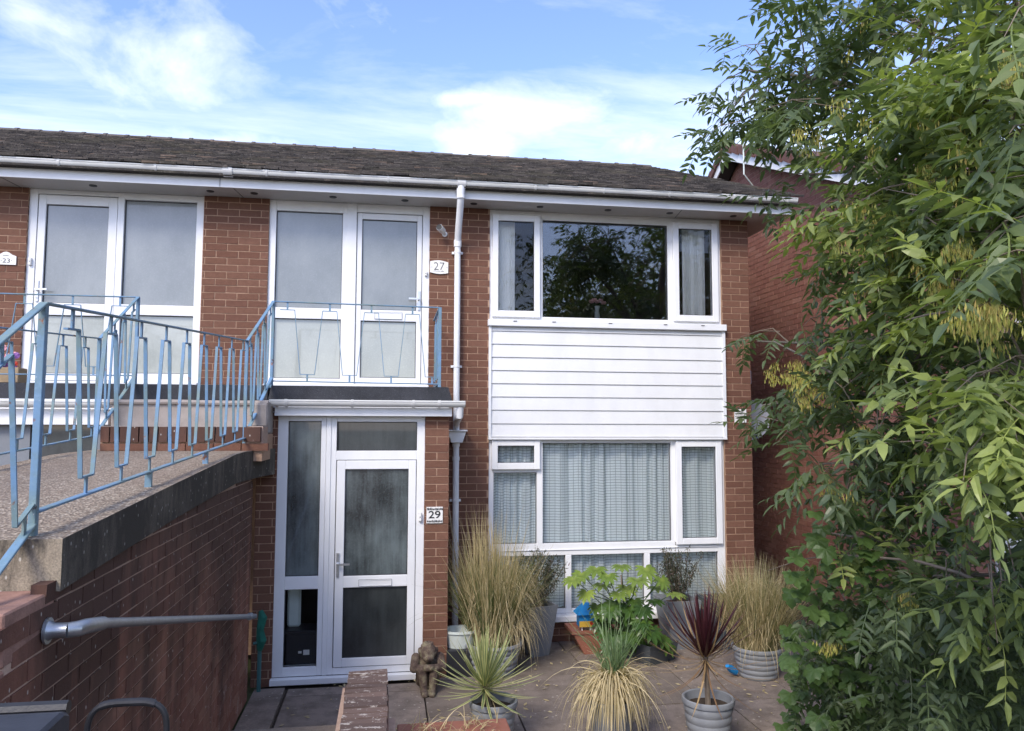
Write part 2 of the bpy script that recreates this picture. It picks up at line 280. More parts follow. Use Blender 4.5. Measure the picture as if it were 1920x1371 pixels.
class MB:
    def __init__(s): s.v = []; s.f = []; s.m = []; s.n = 0; s.t = []
    def add(s, v, f, mi=0, t=0.5):
        v = np.asarray(v, float); s.v.append(v); s.f += [[int(i)+s.n for i in q] for q in f]; s.m += [mi]*len(f); s.t += [t]*len(v); s.n += len(v); return s
    def box(s, x0, x1, y0, y1, z0, z1, mi=0, t=.5):
        return s.add(BV*[x1-x0, y1-y0, z1-z0]+[(x0+x1)/2, (y0+y1)/2, (z0+z1)/2], BF, mi, t)
    def bar(s, p, q, w, t, side=(0, 0, 1), mi=0, w2=None):
        p = np.asarray(p, float); q = np.asarray(q, float); d = q-p; l = np.linalg.norm(d); d = d/max(l, 1e-9)
        a = np.asarray(side, float); a = a-d*(a@d); a = a/np.linalg.norm(a); b = np.cross(d, a); vs = []
        for e, ww in ((p, w), (q, w2 or w)):
            for i, j in ((-1, -1), (1, -1), (1, 1), (-1, 1)): vs.append(e+a*i*ww/2+b*j*t/2*(ww/w))
        return s.add(vs, [[0, 3, 2, 1], [4, 5, 6, 7], [0, 1, 5, 4], [1, 2, 6, 5], [2, 3, 7, 6], [3, 0, 4, 7]], mi)
    def tube(s, pts, r, n=8, mi=0, caps=True):
        pts = [np.asarray(p, float) for p in pts]; k = len(pts); rs = r if isinstance(r, (list, tuple)) else [r]*k; vs = []; ref = None
        for i, p in enumerate(pts):
            d = pts[min(i+1, k-1)]-pts[max(i-1, 0)]; d = d/max(np.linalg.norm(d), 1e-9)
            if ref is None: ref = np.array([0, 0, 1.]) if abs(d[2]) < .9 else np.array([1., 0, 0])
            a = np.cross(d, ref); a /= max(np.linalg.norm(a), 1e-9); b = np.cross(a, d); ref = b
            vs += [p+(a*math.cos(u)+b*math.sin(u))*rs[i] for u in [2*math.pi*j/n for j in range(n)]]
        f = [[i*n+j, i*n+(j+1) % n, (i+1)*n+(j+1) % n, (i+1)*n+j] for i in range(k-1) for j in range(n)]
        if caps: f += [list(range(n))[::-1], [(k-1)*n+j for j in range(n)]]
        return s.add(vs, f, mi)
    def lathe(s, prof, c, n=32, mi=0, sx=1, sy=1):
        vs = [[c[0]+r*math.cos(2*math.pi*j/n)*sx, c[1]+r*math.sin(2*math.pi*j/n)*sy, c[2]+z] for r, z in prof for j in range(n)]
        return s.add(vs, [[i*n+j, i*n+(j+1) % n, (i+1)*n+(j+1) % n, (i+1)*n+j] for i in range(len(prof)-1) for j in range(n)], mi)
    def prism(s, poly, axis, a, b, mi=0):
        """poly 2D ring extruded along axis (0,1,2) from a to b"""
        o = [i for i in range(3) if i != axis]; k = len(poly); vs = []
        for e in (a, b):
            for u, v in poly:
                p = [0, 0, 0]; p[axis] = e; p[o[0]] = u; p[o[1]] = v; vs.append(p)
        return s.add(vs, [list(range(k))[::-1], [k+i for i in range(k)]]+[[i, (i+1) % k, k+(i+1) % k, k+i] for i in range(k)], mi)
    def build(s, name, mats, parent=None, smooth=False, bevel=0, tints=False):
        me = mesh(name, np.concatenate(s.v), s.f, mats, s.t if tints else None, smooth, s.m)
        bm = bmesh.new(); bm.from_mesh(me); bmesh.ops.recalc_face_normals(bm, faces=bm.faces)
        if bevel: bmesh.ops.bevel(bm, geom=list(bm.edges), offset=bevel, segments=1, affect='EDGES', clamp_overlap=True)
        bm.to_mesh(me); bm.free()
        o = link(name, me, parent)
        if smooth:
            try: me.set_sharp_from_angle(angle=R_(35))
            except Exception: pass
        return o
def structure(o): o['kind'] = 'structure'; return o
def text_mesh(name, body, size, mat, parent, loc, rot=(R_(90), 0, 0), extrude=.001, sx=1, bold=0, align='CENTER'):
    c = bpy.data.curves.new(name, 'FONT'); c.body = body; c.size = size; c.extrude = extrude; c.align_x = align; c.align_y = 'CENTER'; c.offset = bold
    t = bpy.data.objects.new(name+'_t', c); COL.objects.link(t); dg = bpy.context.evaluated_depsgraph_get(); me = bpy.data.meshes.new_from_object(t.evaluated_get(dg)); bpy.data.objects.remove(t)
    me.materials.clear(); me.materials.append(mat); me.name = name; o = link(name, me, parent, loc); o.rotation_euler = rot; o.scale = (sx, 1, 1); return o

# brick system ---------------------------------------------------------------
_bm = {}
def brick_mesh(L_, axis, mat, h=.0645):
    k = (round(L_, 3), axis, mat.name, h, random.randrange(5))
    if k not in _bm:
        D = .05; d = (L_, D, h) if axis == 0 else (D, L_, h) if axis == 1 else (L_, h, D)
        t = min(1, max(0, random.random())); c = .003
        v = BV*np.array(d); v += rng.normal(0, .0008, v.shape)
        _bm[k] = mesh('brick', v, BF, mat, [t]*8)
    return _bm[k]
def face_bricks(plane, axis, sgn, u0, u1, z0, z1, keep=None, off=0.0):
    """bricks on a vertical face. axis 0: face runs along x at y=plane, outward -y; axis 1: runs along y at x=plane, outward sgn*x"""
    outl = []; k = int(math.floor(z0/.075+1e-6))
    while k*.075 < z1-1e-6:
        zb = k*.075+.0045; zt = zb+.066
        s = u0-.225+((k % 2)*.1125+off) % .225
        while s < u1:
            a, b = max(s+.0045, u0), min(s+.2205, u1); s += .225
            if b-a < .012: continue
            lo, hi = max(zb, z0), min(zt, z1)
            if hi-lo < .02: continue
            zc = (lo+hi)/2
            if keep and not keep((a+b)/2, zc): continue
            j = float(np.clip(rng.normal(0, .0009), -.002, .002)); dep = .025-.0005
            p = ((a+b)/2, plane+dep+j, zc) if axis == 0 else (plane-sgn*dep+sgn*j, (a+b)/2, zc)
            outl.append((p, round(b-a, 3), axis, round(hi-lo, 4)))
        k += 1
    return outl
def lay_bricks(lst, mat, parent, cap=300, visible=None):
    sc = []
    for it in lst:
        x, y, z = pix(it[0]); infr = -20 < x < 1940 and -20 < y < 1391 and z > 0
        sc.append(((1 if infr else 0)*(2 if (visible is None or visible(it[0])) else 1)/max(z, .1)))
    order = np.argsort(-np.array(sc)); ind = order[:cap]; rest = order[cap:]
    for i in ind:
        p, l, ax, h = lst[i]; link('brick', brick_mesh(l, ax, mat, h), parent, p)
    if len(rest):
        n = len(rest); C = np.array([lst[i][0] for i in rest]); D = np.array([(lst[i][1], .05, lst[i][3]) if lst[i][2] == 0 else (.05, lst[i][1], lst[i][3]) for i in rest])
        V = (BV[None]*D[:, None]+C[:, None]).reshape(-1, 3); F = (BF[None]+8*np.arange(n)[:, None, None]).reshape(-1, 4)
        o = link('brick_courses', mesh('brick_courses', V, F, mat, np.repeat(rng.random(n), 8)), parent); o['kind'] = 'stuff'
# ------------------------------------------------------------------ ground
structure(MB().add([[-400, -400, -.06], [400, -400, -.06], [400, 400, -.06], [-400, 400, -.06]], [[0, 1, 2, 3]]).build('ground', m_grassground))
structure(MB().box(-1.15, 4.9, -3.55, -.004, -.056, -.02).build('paving_bedding', m_soil))
structure(MB().box(-8, -2.47, -5, -.004, -.056, -.02).build('side_yard', m_conc_dark))
pav = thing('paving', (0, -1.5, 0), 'brown riven concrete paving slabs covering the front courtyard', 'paving'); 
for k in ('label', 'category'): del pav[k]
pav['kind'] = 'structure'
xs = [.336, .95, 1.85, 2.75, 3.6, 4.35, 4.88]; ys = [-.01, -.36, -1.12, -2.02, -2.92, -3.5]
def slab(x0, x1, y0, y1, tz=0):
    c = ((x0+x1)/2, (y0+y1)/2, -.012+tz); v = BV*[x1-x0-.014, y1-y0-.014, .045]; v[:, 2] += rng.normal(0, .0015, 8)
    me = mesh('paving_slab', v, BF, m_slab, [random.random()]*8); o = link('paving_slab', me, pav, c); o.rotation_euler.z = random.uniform(-.003, .003)
for j in range(len(ys)-1):
    o_ = (0, .04, -.05, .12, -.2)[j]
    xx = [x+(o_ if 0 < i < len(xs)-1 else 0) for i, x in enumerate(xs)]
    for i in range(len(xs)-1):
        if j == 0 or True: slab(xx[i], xx[i+1], ys[j+1], ys[j])
for y0, y1 in ((-1.36, -1.15), (-2.2, -1.36), (-3.05, -2.2)):
    for x0, x1 in ((-.86, -.2), (-.2, .336)): slab(x0, x1, y0, y1)
slab(-1.15, -.875, -2.1, -1.15, .012); slab(-1.15, -.875, -3.05, -2.1, .012)
# raised ground toward the street, one height field with the garden bed
def hgt(x, y):
    b = .74*min(1, max(0, (-3.2-y)/2.6))**1.0 if y < -3.2 else 0
    base = max(b, .36 if y < -3.6 else -.05)
    s = min(1, max(0, (x-4.75)/.5)); bed = .10+.5*min(1, max(0, (-1.0-y)/4.0))
    return max(base, bed*s-.05*(1-s)) + .015*math.sin(7*x+3*y)*(1 if y < -3.6 or s > 0 else 0)
X_ = list(np.arange(-.0, 4.7, .3))+list(np.arange(4.7, 12.1, .3))+[16, 25, 60]; Y_ = [-60, -30, -18]+list(np.arange(-12, -3.61, .3))+[-3.58, -3.56]+list(np.arange(-3.3, 2.3, .3))
vs = []; 
for y in Y_:
    for x in X_: vs.append((x, y, hgt(x, y) if (y <= -3.58 or x > 4.85) else -.056))
nx = len(X_); fs = [[j*nx+i, j*nx+i+1, (j+1)*nx+i+1, (j+1)*nx+i] for j in range(len(Y_)-1) for i in range(nx-1)]
structure(link('garden_bed', mesh('garden_bed', vs, fs, m_soil, smooth=True)))
st = MB()
for i in range(4): st.box(-1.15, -.245, -3.1-.32*(i+1) if i < 3 else -60, -3.1-.32*i, -.05, .185*(i+1))
structure(st.build('passage_steps', m_slab))
structure(MB().box(-60, -.24, -60, -7.2, -.05, .742).build('street_pavement', m_slab))

# ------------------------------------------------------------------ the house
house = thing('terraced_house', (0, 0, 0), 'red brick terrace with white windows, brown tiled roof and flat porch roofs as balconies', 'house')
Y0 = 0.0; SOF = 4.785; PY = -1.04
core = MB()
def cb(x0, x1, z0, z1, y0=.004, y1=.22): core.box(x0, x1, y0, y1, z0, z1)
cb(-7.5, -3.70, 2.72, SOF); cb(-1.98, -1.31, 2.72, SOF); cb(.412, 1.082, 0, SOF); cb(3.822, 4.156, 0, SOF); cb(1.082, 3.822, 0, .235); cb(1.082, 3.822, 2.225, 3.46, .02, .2)
cb(-7.5, .412, 0, 2.44, .006, .22)
core.box(.342, .562, PY+.004, .005, 0, 2.44); core.box(-1.195, -1.022, PY+.004, .006, 0, 2.58); core.box(-2.45, -2.33, PY+.006, .006, 0, 2.44)
core.box(4.0, 4.156, .22, 9.4, 0, SOF)
wall = core.build('wall', m_mortar, house)
shell = MB(); shell.box(-7.5, -7.4, .22, 9.4, 0, 4.9); shell.box(-7.4, 4.0, 9.3, 9.4, 0, 4.9); shell.box(-7.4, 4.0, .22, 9.3, 2.46, 2.6); shell.box(-7.4, 4.0, .22, 9.3, 4.8, 4.9); shell.box(-7.4, 4.0, 2.6, 2.7, 0, 4.8); shell.box(.35, .45, .22, 2.6, 0, 4.8); shell.box(-1.7, -1.6, .22, 2.6, 0, 4.8)
shell.build('interior_wall', m_interior, house)
bl_ = []
bl_ += face_bricks(0, 0, 0, -4.6, -3.70, 2.775, SOF, off=.05); bl_ += face_bricks(0, 0, 0, -1.975, -1.312, 2.775, SOF, off=.02); bl_ += face_bricks(0, 0, 0, .412, 1.08, 0, SOF, off=.09); bl_ += face_bricks(0, 0, 0, 3.824, 4.16, 0, SOF, off=.0)
bl_ += face_bricks(0, 0, 0, 1.08, 3.824, 0, .235); bl_ += face_bricks(PY, 0, 0, .338, .566, 0, 2.44, off=.0); bl_ += face_bricks(PY, 0, 0, -1.2, -1.02, 0, 2.58, off=.04)
bl_ += face_bricks(.566, 1, 1, PY, -.004, 0, 2.44); bl_ += face_bricks(-1.2, 1, -1, PY, -.004, 0, 2.1); bl_ += face_bricks(4.16, 1, 1, .01, 5.0, 0, SOF)
lay_bricks(bl_, m_brick, wall, 300, visible=lambda p: p[0] < 4.155 and not (.66 < p[0] < .78) and not (p[1] > -1 and p[1] < -.03))

# frames ----------------------------------------------------------------------
def frame_ring(mb, x0, x1, z0, z1, w, y0, y1, mi=0):
    mb.box(x0, x0+w, y0, y1, z0, z1, mi); mb.box(x1-w, x1, y0, y1, z0, z1, mi); mb.box(x0+w, x1-w, y0, y1, z0, z0+w, mi); mb.box(x0+w, x1-w, y0, y1, z1-w, z1, mi)
def win(label=None): 
    o = bpy.data.objects.new('window', None); COL.objects.link(o); o.parent = house
    if label: o['label'] = label
    return o
def pane(parent, x0, x1, z0, z1, y, mat, name='pane'): return MB().box(x0-.004, x1+.004, y, y+.012, z0-.004, z1+.004).build(name, mat, parent)
def bead(mb, x0, x1, z0, z1, y): # dark gasket line round a pane
    frame_ring(mb, x0, x1, z0, z1, .006, y-.004, y+.0)
def sash(parent, gx0, gx1, gz0, gz1, ox0, ox1, oz0, oz1, yf, glassm, name='sash', open_=0):
    mb = MB(); d = .05
    mb.box(ox0, gx0, yf, yf+d, oz0, oz1); mb.box(gx1, ox1, yf, yf+d, oz0, oz1); mb.box(gx0, gx1, yf, yf+d, oz0, gz0); mb.box(gx0, gx1, yf, yf+d, gz1, oz1)
    o = mb.build(name, m_white, parent, bevel=.004)
    pane(parent, gx0, gx1, gz0, gz1, yf+.028, glassm); g_ = MB(); frame_ring(g_, gx0, gx1, gz0, gz1, .006, yf+.022, yf+.028); g_.build('gasket', m_black, parent); return o
# upper window
W = win('upper three-part window with wide dark centre pane'); YF = .025
mb = MB(); x0, x1, z0, z1 = 1.082, 3.82, 3.535, SOF
def grid_frame(xs_, zs_, y0=YF, y1=YF+.07): 
    for a, b in xs_: mb.box(a, b, y0, y1, z0, z1)
mb.box(1.082, 1.16, YF, .12, z0, z1); mb.box(1.60, 1.69, YF, .12, z0, z1); mb.box(3.176, 3.27, YF, .12, z0, z1); mb.box(3.73, 3.82, YF, .12, z0, z1)
for a, b in ((1.16, 1.60), (1.69, 3.176), (3.27, 3.73)): mb.box(a, b, YF, .12, z0, z0+.045); mb.box(a, b, YF, .12, z1-.09, z1)
mb.build('frame', m_white, W, bevel=.003)
pane(W, 1.69, 3.176, 3.58, 4.695, .06, m_glass_up); q = MB(); frame_ring(q, 1.69, 3.176, 3.58, 4.695, .007, .052, .06); q.build('gasket', m_black, W)
sash(W, 1.178, 1.586, 3.637, 4.656, 1.112, 1.653, 3.565, 4.73, -.022, m_glass_side); sash(W, 3.295, 3.703, 3.637, 4.656, 3.228, 3.775, 3.565, 4.73, -.022, m_glass_side)
MB().box(1.06, 3.845, -.075, .02, 3.455, 3.53).build('window_sill', m_white, house, bevel=.006)
v_ = MB()
for px_ in (1.36, 1.80, 2.45, 3.10, 3.55): v_.box(px_-.02, px_+.02, -.081, -.074, 3.508, 3.516)
v_.build('drain_slot', m_inkg, house)
# vertical blinds: real slats behind the side panes
for a, b, n in ((1.19, 1.37, 9), (3.42, 3.66, 10)):
    bd = thing('vertical_blind', ((a+b)/2, .3, 3.6), 'pale vertical blind bunched behind the left upper casement' if a < 2 else 'pale vertical blind bunched behind the right upper casement', 'blind', 'vertical blinds in the upper window')
    me = mesh('slat', BV*[.045, .004, 1.18]+[0, 0, .0], BF, m_blind)
    for i in range(n):
        o = link('slat', me, bd, (a+(b-a)*i/(n-1), .15, 4.14)); o.rotation_euler.z = R_(20+random.uniform(-14, 14))
    MB().box(a-.05, b+.05, .13, .17, 4.74, 4.78).build('headrail', m_white, bd)
# cladding
cld = MB().box(1.078, 3.83, .0, .03, 2.222, 3.45).build('cladding_backing', m_white, house)
zb = [3.403, 3.257, 3.111, 2.964, 2.819, 2.672, 2.526, 2.376, 2.232]
zt = 3.455
for i, z in enumerate(zb):
    m_ = MB(); m_.prism([(-.030, z+.002), (-.031, z+.006), (-.019, zt-.001), (-.001, zt-.001), (-.001, z+.002)], 0, 1.10, 3.80)
    o = m_.build('cladding_board', m_clad, house); zt = z
MB().box(1.072, 1.10, -.045, -.002, 2.222, 3.455).build('cladding_trim', m_white, house); MB().box(3.80, 3.834, -.045, -.002, 2.222, 3.455).build('cladding_trim', m_white, house)
MB().box(1.072, 3.834, -.05, .02, 2.205, 2.228).build('cladding_trim', m_white, house)
# lower window
W = win('ground floor window with check curtain and low fixed panes'); mb = MB(); z0, z1 = .30, 2.203
mb.box(1.082, 1.14, YF, .12, z0, z1); mb.box(1.623, 1.69, YF, .12, 1.06, z1); mb.box(3.18, 3.27, YF, .12, 1.06, z1); mb.box(3.73, 3.82, YF, .12, z0, z1)
for a, b in ((1.14, 1.623), (1.69, 3.18), (3.27, 3.73)): mb.box(a, b, YF, .12, 2.165, z1)
mb.box(1.14, 3.73, YF, .12, .93, 1.06); mb.box(1.14, 1.623, YF, .12, 1.84, 1.90)
mb.box(1.946, 2.013, YF, .12, z0, .93); mb.box(2.853, 2.921, YF, .12, z0, .93)
for a, b in ((1.14, 1.946), (2.013, 2.853), (2.921, 3.73)): mb.box(a, b, YF, .12, z0, z0+.05)
mb.box(1.14, 3.73, YF-.014, YF, .985, .995)
mb.build('frame', m_white, W, bevel=.003)
for a, b, c_, d_ in ((1.69, 3.18, 1.06, 2.165), (1.14, 1.623, 1.06, 1.84), (1.14, 1.946, .35, .93), (2.013, 2.853, .35, .93), (2.921, 3.73, .35, .93)):
    pane(W, a, b, c_, d_, .065, m_glass); q = MB(); frame_ring(q, a, b, c_, d_, .006, .058, .065); q.build('gasket', m_black, W)
sash(W, 1.179, 1.587, 1.948, 2.135, 1.113, 1.652, 1.876, 2.196, -.022, m_glass); sash(W, 3.294, 3.705, 1.092, 2.121, 3.226, 3.775, 1.023, 2.185, -.022, m_glass)
MB().box(1.06, 3.845, -.10, .03, .235, .30).build('window_sill', m_white, house, bevel=.006)
# curtain
def curtain(name, x0, x1, z0, z1, y, amp, wl, label):
    n = int((x1-x0)/.012); xs = np.linspace(x0, x1, n); ph = np.cumsum(1/wl*(1+.6*np.sin(np.arange(n)*.083)+.4*np.sin(np.arange(n)*.031+2)+.3*rng.normal(0, 1, n)))*(x1-x0)/n*2*math.pi
    m_ = 14; V = []; U = []; yy = amp*(np.sin(ph)+.35*np.sin(2.3*ph+1)); s = np.concatenate([[0], np.cumsum(np.hypot(np.diff(xs), np.diff(yy)))])
    for j in range(m_):
        z = z0+(z1-z0)*j/(m_-1); k = .8+.35*j/(m_-1); sh = .012*np.sin(ph*.31+j*.25)
        for i in range(n): V.append((xs[i]+sh[i]*(1-j/m_), y+yy[i]*k, z)); U.append((s[i], z+.004*math.sin(ph[i]*.7)))
    F = np.array([[j*n+i, j*n+i+1, (j+1)*n+i+1, (j+1)*n+i] for j in range(m_-1) for i in range(n-1)])
    me = mesh(name, V, F, m_curtain, smooth=True); uvl = me.uv_layers.new(name='UVMap'); U = np.array(U); li = np.zeros(len(me.loops), np.int32); me.loops.foreach_get('vertex_index', li); uvl.data.foreach_set('uv', U[li].astype(np.float32).ravel())
    o = link(name, me); meta(o, label, 'curtain'); return o
curtain('net_curtain', 1.10, 3.80, .28, 2.2, .17, .028, .15, 'pale blue sheer curtain with fine dark check hanging behind the ground floor window')
# vase with pink flowers
vs_ = thing('flower_vase', (2.36, .16, 3.59), 'small white vase of pink roses on the upper window ledge', 'vase')
MB().lathe([(.0, 0), (.035, 0), (.03, .05), (.022, .11), (.032, .16), (.028, .16), (.018, .11), (0, .1)], (2.36, .16, 3.582), 16).build('vase_body', m_white, vs_, smooth=True)
for dx, dz in ((-.07, .21), (-.035, .23), (0, .215), (.04, .225), (.075, .2)):
    MB().lathe([(0, -.02), (.025, -.015), (.036, .0), (.028, .018), (0, .022)], (2.36+dx, .15+random.uniform(-.02, .02), 3.58+dz), 8).build('rose', m_pink, vs_, smooth=True)
    MB().tube([(2.36, .16, 3.70), (2.36+dx, .15, 3.58+dz-.02)], .003, 5).build('stem', m_dkleaf, vs_)
# doors -------------------------------------------------------------------------
def handle(parent, x, z, y, dirx, s=1, lever=.11):
    h = MB(); h.box(x-.013, x+.013, y-.012, y, z-.12*s, z+.10*s); h.bar((x, y-.012, z), (x, y-.05, z), .018, .018); h.bar((x-.008*dirx, y-.05, z), (x+dirx*lever, y-.05, z+.002), .018, .012)
    h.lathe([(0, 0), (.008, 0), (.008, .004), (0, .004)], (x, y-.014, z-.085), 8)
    return h.build('door_handle', m_metal, parent, bevel=.002)
def door(parent, x0, x1, z0, z1, gx0, gx1, panes, y, mats, hx, hz, hd, letter=None, lbl=None):
    mb = MB(); mb.box(x0, gx0, y, y+.06, z0, z1); mb.box(gx1, x1, y, y+.06, z0, z1)
    zs = [z0]+[v for p in panes for v in p]+[z1]
    for i in range(0, len(zs), 2): mb.box(gx0, gx1, y, y+.06, zs[i], zs[i+1])
    d = mb.build('door', m_white, parent, bevel=.004)
    if lbl: d['label'] = lbl
    for (a, b), m_ in zip(panes, mats):
        pane(d, gx0, gx1, a, b, y+.03, m_); q = MB(); frame_ring(q, gx0, gx1, a, b, .007, y+.022, y+.03); q.build('gasket', m_black, d)
    handle(d, hx, hz, y, hd)
    if letter:
        a, b, c_, e = letter; q = MB(); frame_ring(q, a, b, c_, e, .006, y-.012, y); q.box(a+.006, b-.006, y-.008, y, c_+.006, e-.006); q.build('letterbox', m_letter, d)
        q = MB(); frame_ring(q, a-.003, b+.003, c_-.003, e+.003, .003, y-.004, y-.001); q.build('letterbox_shadow_gap', m_inkg, d)
    q = MB(); frame_ring(q, x0-.006, x1+.006, z0-.006, z1+.006, .006, y+.012, y+.03); q.build('door_seal', m_inkg, d)
    return d
# upper door 27 and fixed light
W = win('glazed side panel beside door 27'); mb = MB(); a0, a1, z0, z1 = -1.31, .412, 2.79, SOF; y = .03
mb.box(a0, -1.238, y, y+.09, z0, z1); mb.box(-.536, -.49, y, y+.09, z0, z1); mb.box(-.492, -.385, y-.012, y+.09, z0, z1); mb.box(.335, a1, y, y+.09, z0, z1)
mb.box(-1.238, -.536, y, y+.09, 4.672, z1); mb.box(-1.238, -.536, y, y+.09, 3.498, 3.616); mb.box(-1.238, -.536, y, y+.09, z0, 2.855); mb.box(-.385, .335, y, y+.09, 4.69, z1); mb.box(-.385, .335, y, y+.09, z0, 2.806)
mb.build('frame', m_white, W, bevel=.003)
for a, b, m_ in ((3.616, 4.672, m_frost), (2.855, 3.498, m_frost_l)):
    pane(W, -1.238, -.536, a, b, y+.04, m_); q = MB(); frame_ring(q, -1.238, -.536, a, b, .007, y+.032, y+.04); q.build('gasket', m_black, W)
door(house, -.379, .328, 2.812, 4.683, -.325, .274, [(2.87, 3.491), (3.613, 4.617)], .035, [m_frost_l, m_frost], .300, 3.74, -1, (-.176, .117, 3.515, 3.589), 'white glazed door of number 27 on the balcony')
MB().box(-1.32, .415, -.05, .03, 2.735, 2.79).build('door_threshold', m_white, house, bevel=.005)
# upper door 23
W = win('glazed side panel beside the number 23 door'); mb = MB(); a0, a1 = -3.70, -1.985
mb.box(a0, -3.62, y, y+.09, z0, z1); mb.box(-2.845, -2.78, y, y+.09, z0, z1); mb.box(-2.058, a1, y, y+.09, z0, z1); mb.box(-3.62, -2.845, y, y+.09, 4.737, z1); mb.box(-3.62, -2.845, y, y+.09, z0, 2.80)
mb.box(-2.78, -2.058, y, y+.09, 4.715, z1); mb.box(-2.78, -2.058, y, y+.09, 3.495, 3.604); mb.box(-2.78, -2.058, y, y+.09, z0, 2.885)
mb.build('frame', m_white, W, bevel=.003)
for a, b, m_ in ((3.604, 4.715, m_frost), (2.885, 3.495, m_frost_l)):
    pane(W, -2.78, -2.058, a, b, y+.04, m_); q = MB(); frame_ring(q, -2.78, -2.058, a, b, .007, y+.032, y+.04); q.build('gasket', m_black, W)
door(house, -3.614, -2.85, 2.806, 4.73, -3.54, -2.935, [(2.875, 3.475), (3.602, 4.631)], .035, [m_frost_l, m_frost], -3.585, 3.73, 1, None, 'white glazed door of number 23 behind blue railings')
MB().box(-3.71, -1.98, -.05, .03, 2.735, 2.79).build('door_threshold', m_white, house, bevel=.005)
# porch 29
y = PY+.02; W = win('tall narrow side panel beside door 29'); mb = MB(); a0, a1, z0, z1 = -1.02, .338, .075, 2.445
mb.box(a0, -.927, y, y+.09, z0, z1); mb.box(-.628, -.582, y, y+.09, z0, z1); mb.box(-.580, -.535, y-.008, y+.09, z0, z1); mb.box(-.535, -.486, y, y+.09, z0, z1); mb.box(.263, a1, y, y+.09, z0, z1)
mb.box(-.927, -.628, y, y+.09, 2.392, z1); mb.box(-.927, -.628, y, y+.09, .851, .966); mb.box(-.927, -.628, y, y+.09, z0, .155); mb.box(-.486, .263, y, y+.09, 2.388, z1); mb.box(-.486, .263, y, y+.09, 2.031, 2.116); mb.box(-.486, .263, y, y+.09, z0, .136)
mb.build('frame', m_white, W, bevel=.003)
for x0_, x1_, a, b, m_ in ((-.927, -.628, .966, 2.392, m_frost_d), (-.927, -.628, .155, .851, m_glass), (-.486+.01, .263, 2.116, 2.388, m_glass_dark)):
    pane(W, x0_, x1_, a, b, y+.04, m_); q = MB(); frame_ring(q, x0_, x1_, a, b, .007, y+.032, y+.04); q.build('gasket', m_black, W)
door(house, -.478, .257, .142, 2.025, -.401, .187, [(.218, .855), (.960, 1.943)], PY+.012, [m_glass_dark, m_frost_d], -.453, 1.075, 1, (-.258, .041, .868, .924), 'white glazed front door of number 29')
MB().box(-1.03, .345, PY-.05, PY+.02, .018, .072).build('door_sill', m_white, house, bevel=.004)
# hall things behind side panel
b = thing('storage_crate', (-.78, -.85, .09), 'black plastic crate with white stickers behind the low pane of the porch side panel', 'crate')
MB().box(-.92, -.62, -.93, -.66, .09, .43).build('crate_body', m_black, b, bevel=.01); MB().box(-.93, -.61, -.945, -.65, .43, .46).build('rim', m_black, b, bevel=.006); MB().box(-.80, -.77, -.935, -.931, .255, .275).build('sticker', m_sign, b); MB().box(-.755, -.70, -.935, -.931, .24, .285).build('sticker', m_sign, b)
o = MB().box(-.925, -.80, -.80, -.76, .46, 1.25).build('white_sack', m_tub, None, bevel=.02); meta(o, 'pale upright board leaning above the black crate inside the porch', 'board')
# porch interior shade
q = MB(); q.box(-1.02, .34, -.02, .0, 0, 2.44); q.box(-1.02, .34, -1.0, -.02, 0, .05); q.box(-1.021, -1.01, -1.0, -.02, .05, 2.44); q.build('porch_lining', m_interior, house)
# left porch (number 25) seen over the walkway
q = MB(); q.box(-3.40, -3.13, PY, PY+.08, 0, 2.35); q.box(-2.60, -2.45, PY, PY+.08, 0, 2.35); q.box(-3.13, -2.60, PY, PY+.08, 1.92, 2.0); q.box(-4.9, -3.40, PY, PY+.08, 0, 2.35); q.build('porch_screen', m_pot2, house)
MB().box(-3.13, -2.60, PY+.03, PY+.05, .0, 2.35).build('porch_pane', m_glass_dark, house)
# porch roofs = balconies
def felt_roof(x0, x1):
    q = MB(); q.prism([(x0-.03, 2.585), (x0, 2.722), (x1, 2.722), (x1+.04, 2.585)], 1, PY-.005, 0.0); q.build('balcony_deck', m_felt, house)
felt_roof(-1.085, .555)
MB().box(-4.9, -1.12, PY-.005, -.002, 2.585, 2.722).build('balcony_deck', m_felt, house)
MB().box(-1.04, .585, PY-.09, PY-.003, 2.44, 2.52).build('porch_fascia', m_white, house, bevel=.003); MB().box(-4.9, -2.46, PY-.09, PY-.003, 2.352, 2.49).build('porch_fascia', m_white, house, bevel=.003)
MB().box(-1.2, .56, PY, 0, 2.445, 2.584).build('porch_roof_board', m_white, house); MB().box(-4.9, -2.46, PY, 0, 2.352, 2.584).build('porch_roof_board', m_white, house)
# steps
q = MB(); q.box(-2.34, -1.06, -1.65, PY-.01, 2.05, 2.275)
s1 = q.build('step', m_mortar, house); 
for i in range(17):
    x = -2.335+i*.075; me = mesh('brick', BV*[.065, .05, .125]+rng.normal(0, .001, (8, 3)), BF, m_brick_r, [random.random()]*8); link('brick', me, s1, (x+.035, -1.652, 2.275))
for i in range(6):
    me = mesh('brick', BV*[.215, .05, .06]+rng.normal(0, .001, (8, 3)), BF, m_brick, [random.random()]*8); link('brick', me, s1, (-2.225+i*.222, -1.652, 2.17))
MB().box(-2.34, -1.06, -1.64, -1.34, 2.27, 2.345).build('step_tread', m_render, house); MB().box(-2.36, -1.06, -1.37, PY-.01, 2.275, 2.565).build('step', m_render, house, bevel=.012)
MB().tube([(-2.37, -1.375, 2.548), (-1.9, -1.38, 2.552), (-1.4, -1.378, 2.546), (-1.06, -1.375, 2.55)], .022, 8).build('step_nosing', m_render, house, smooth=True)
MB().box(-1.20, -1.055, -1.66, -1.40, 2.13, 2.34).build('step_cheek', m_mortar_r, house)
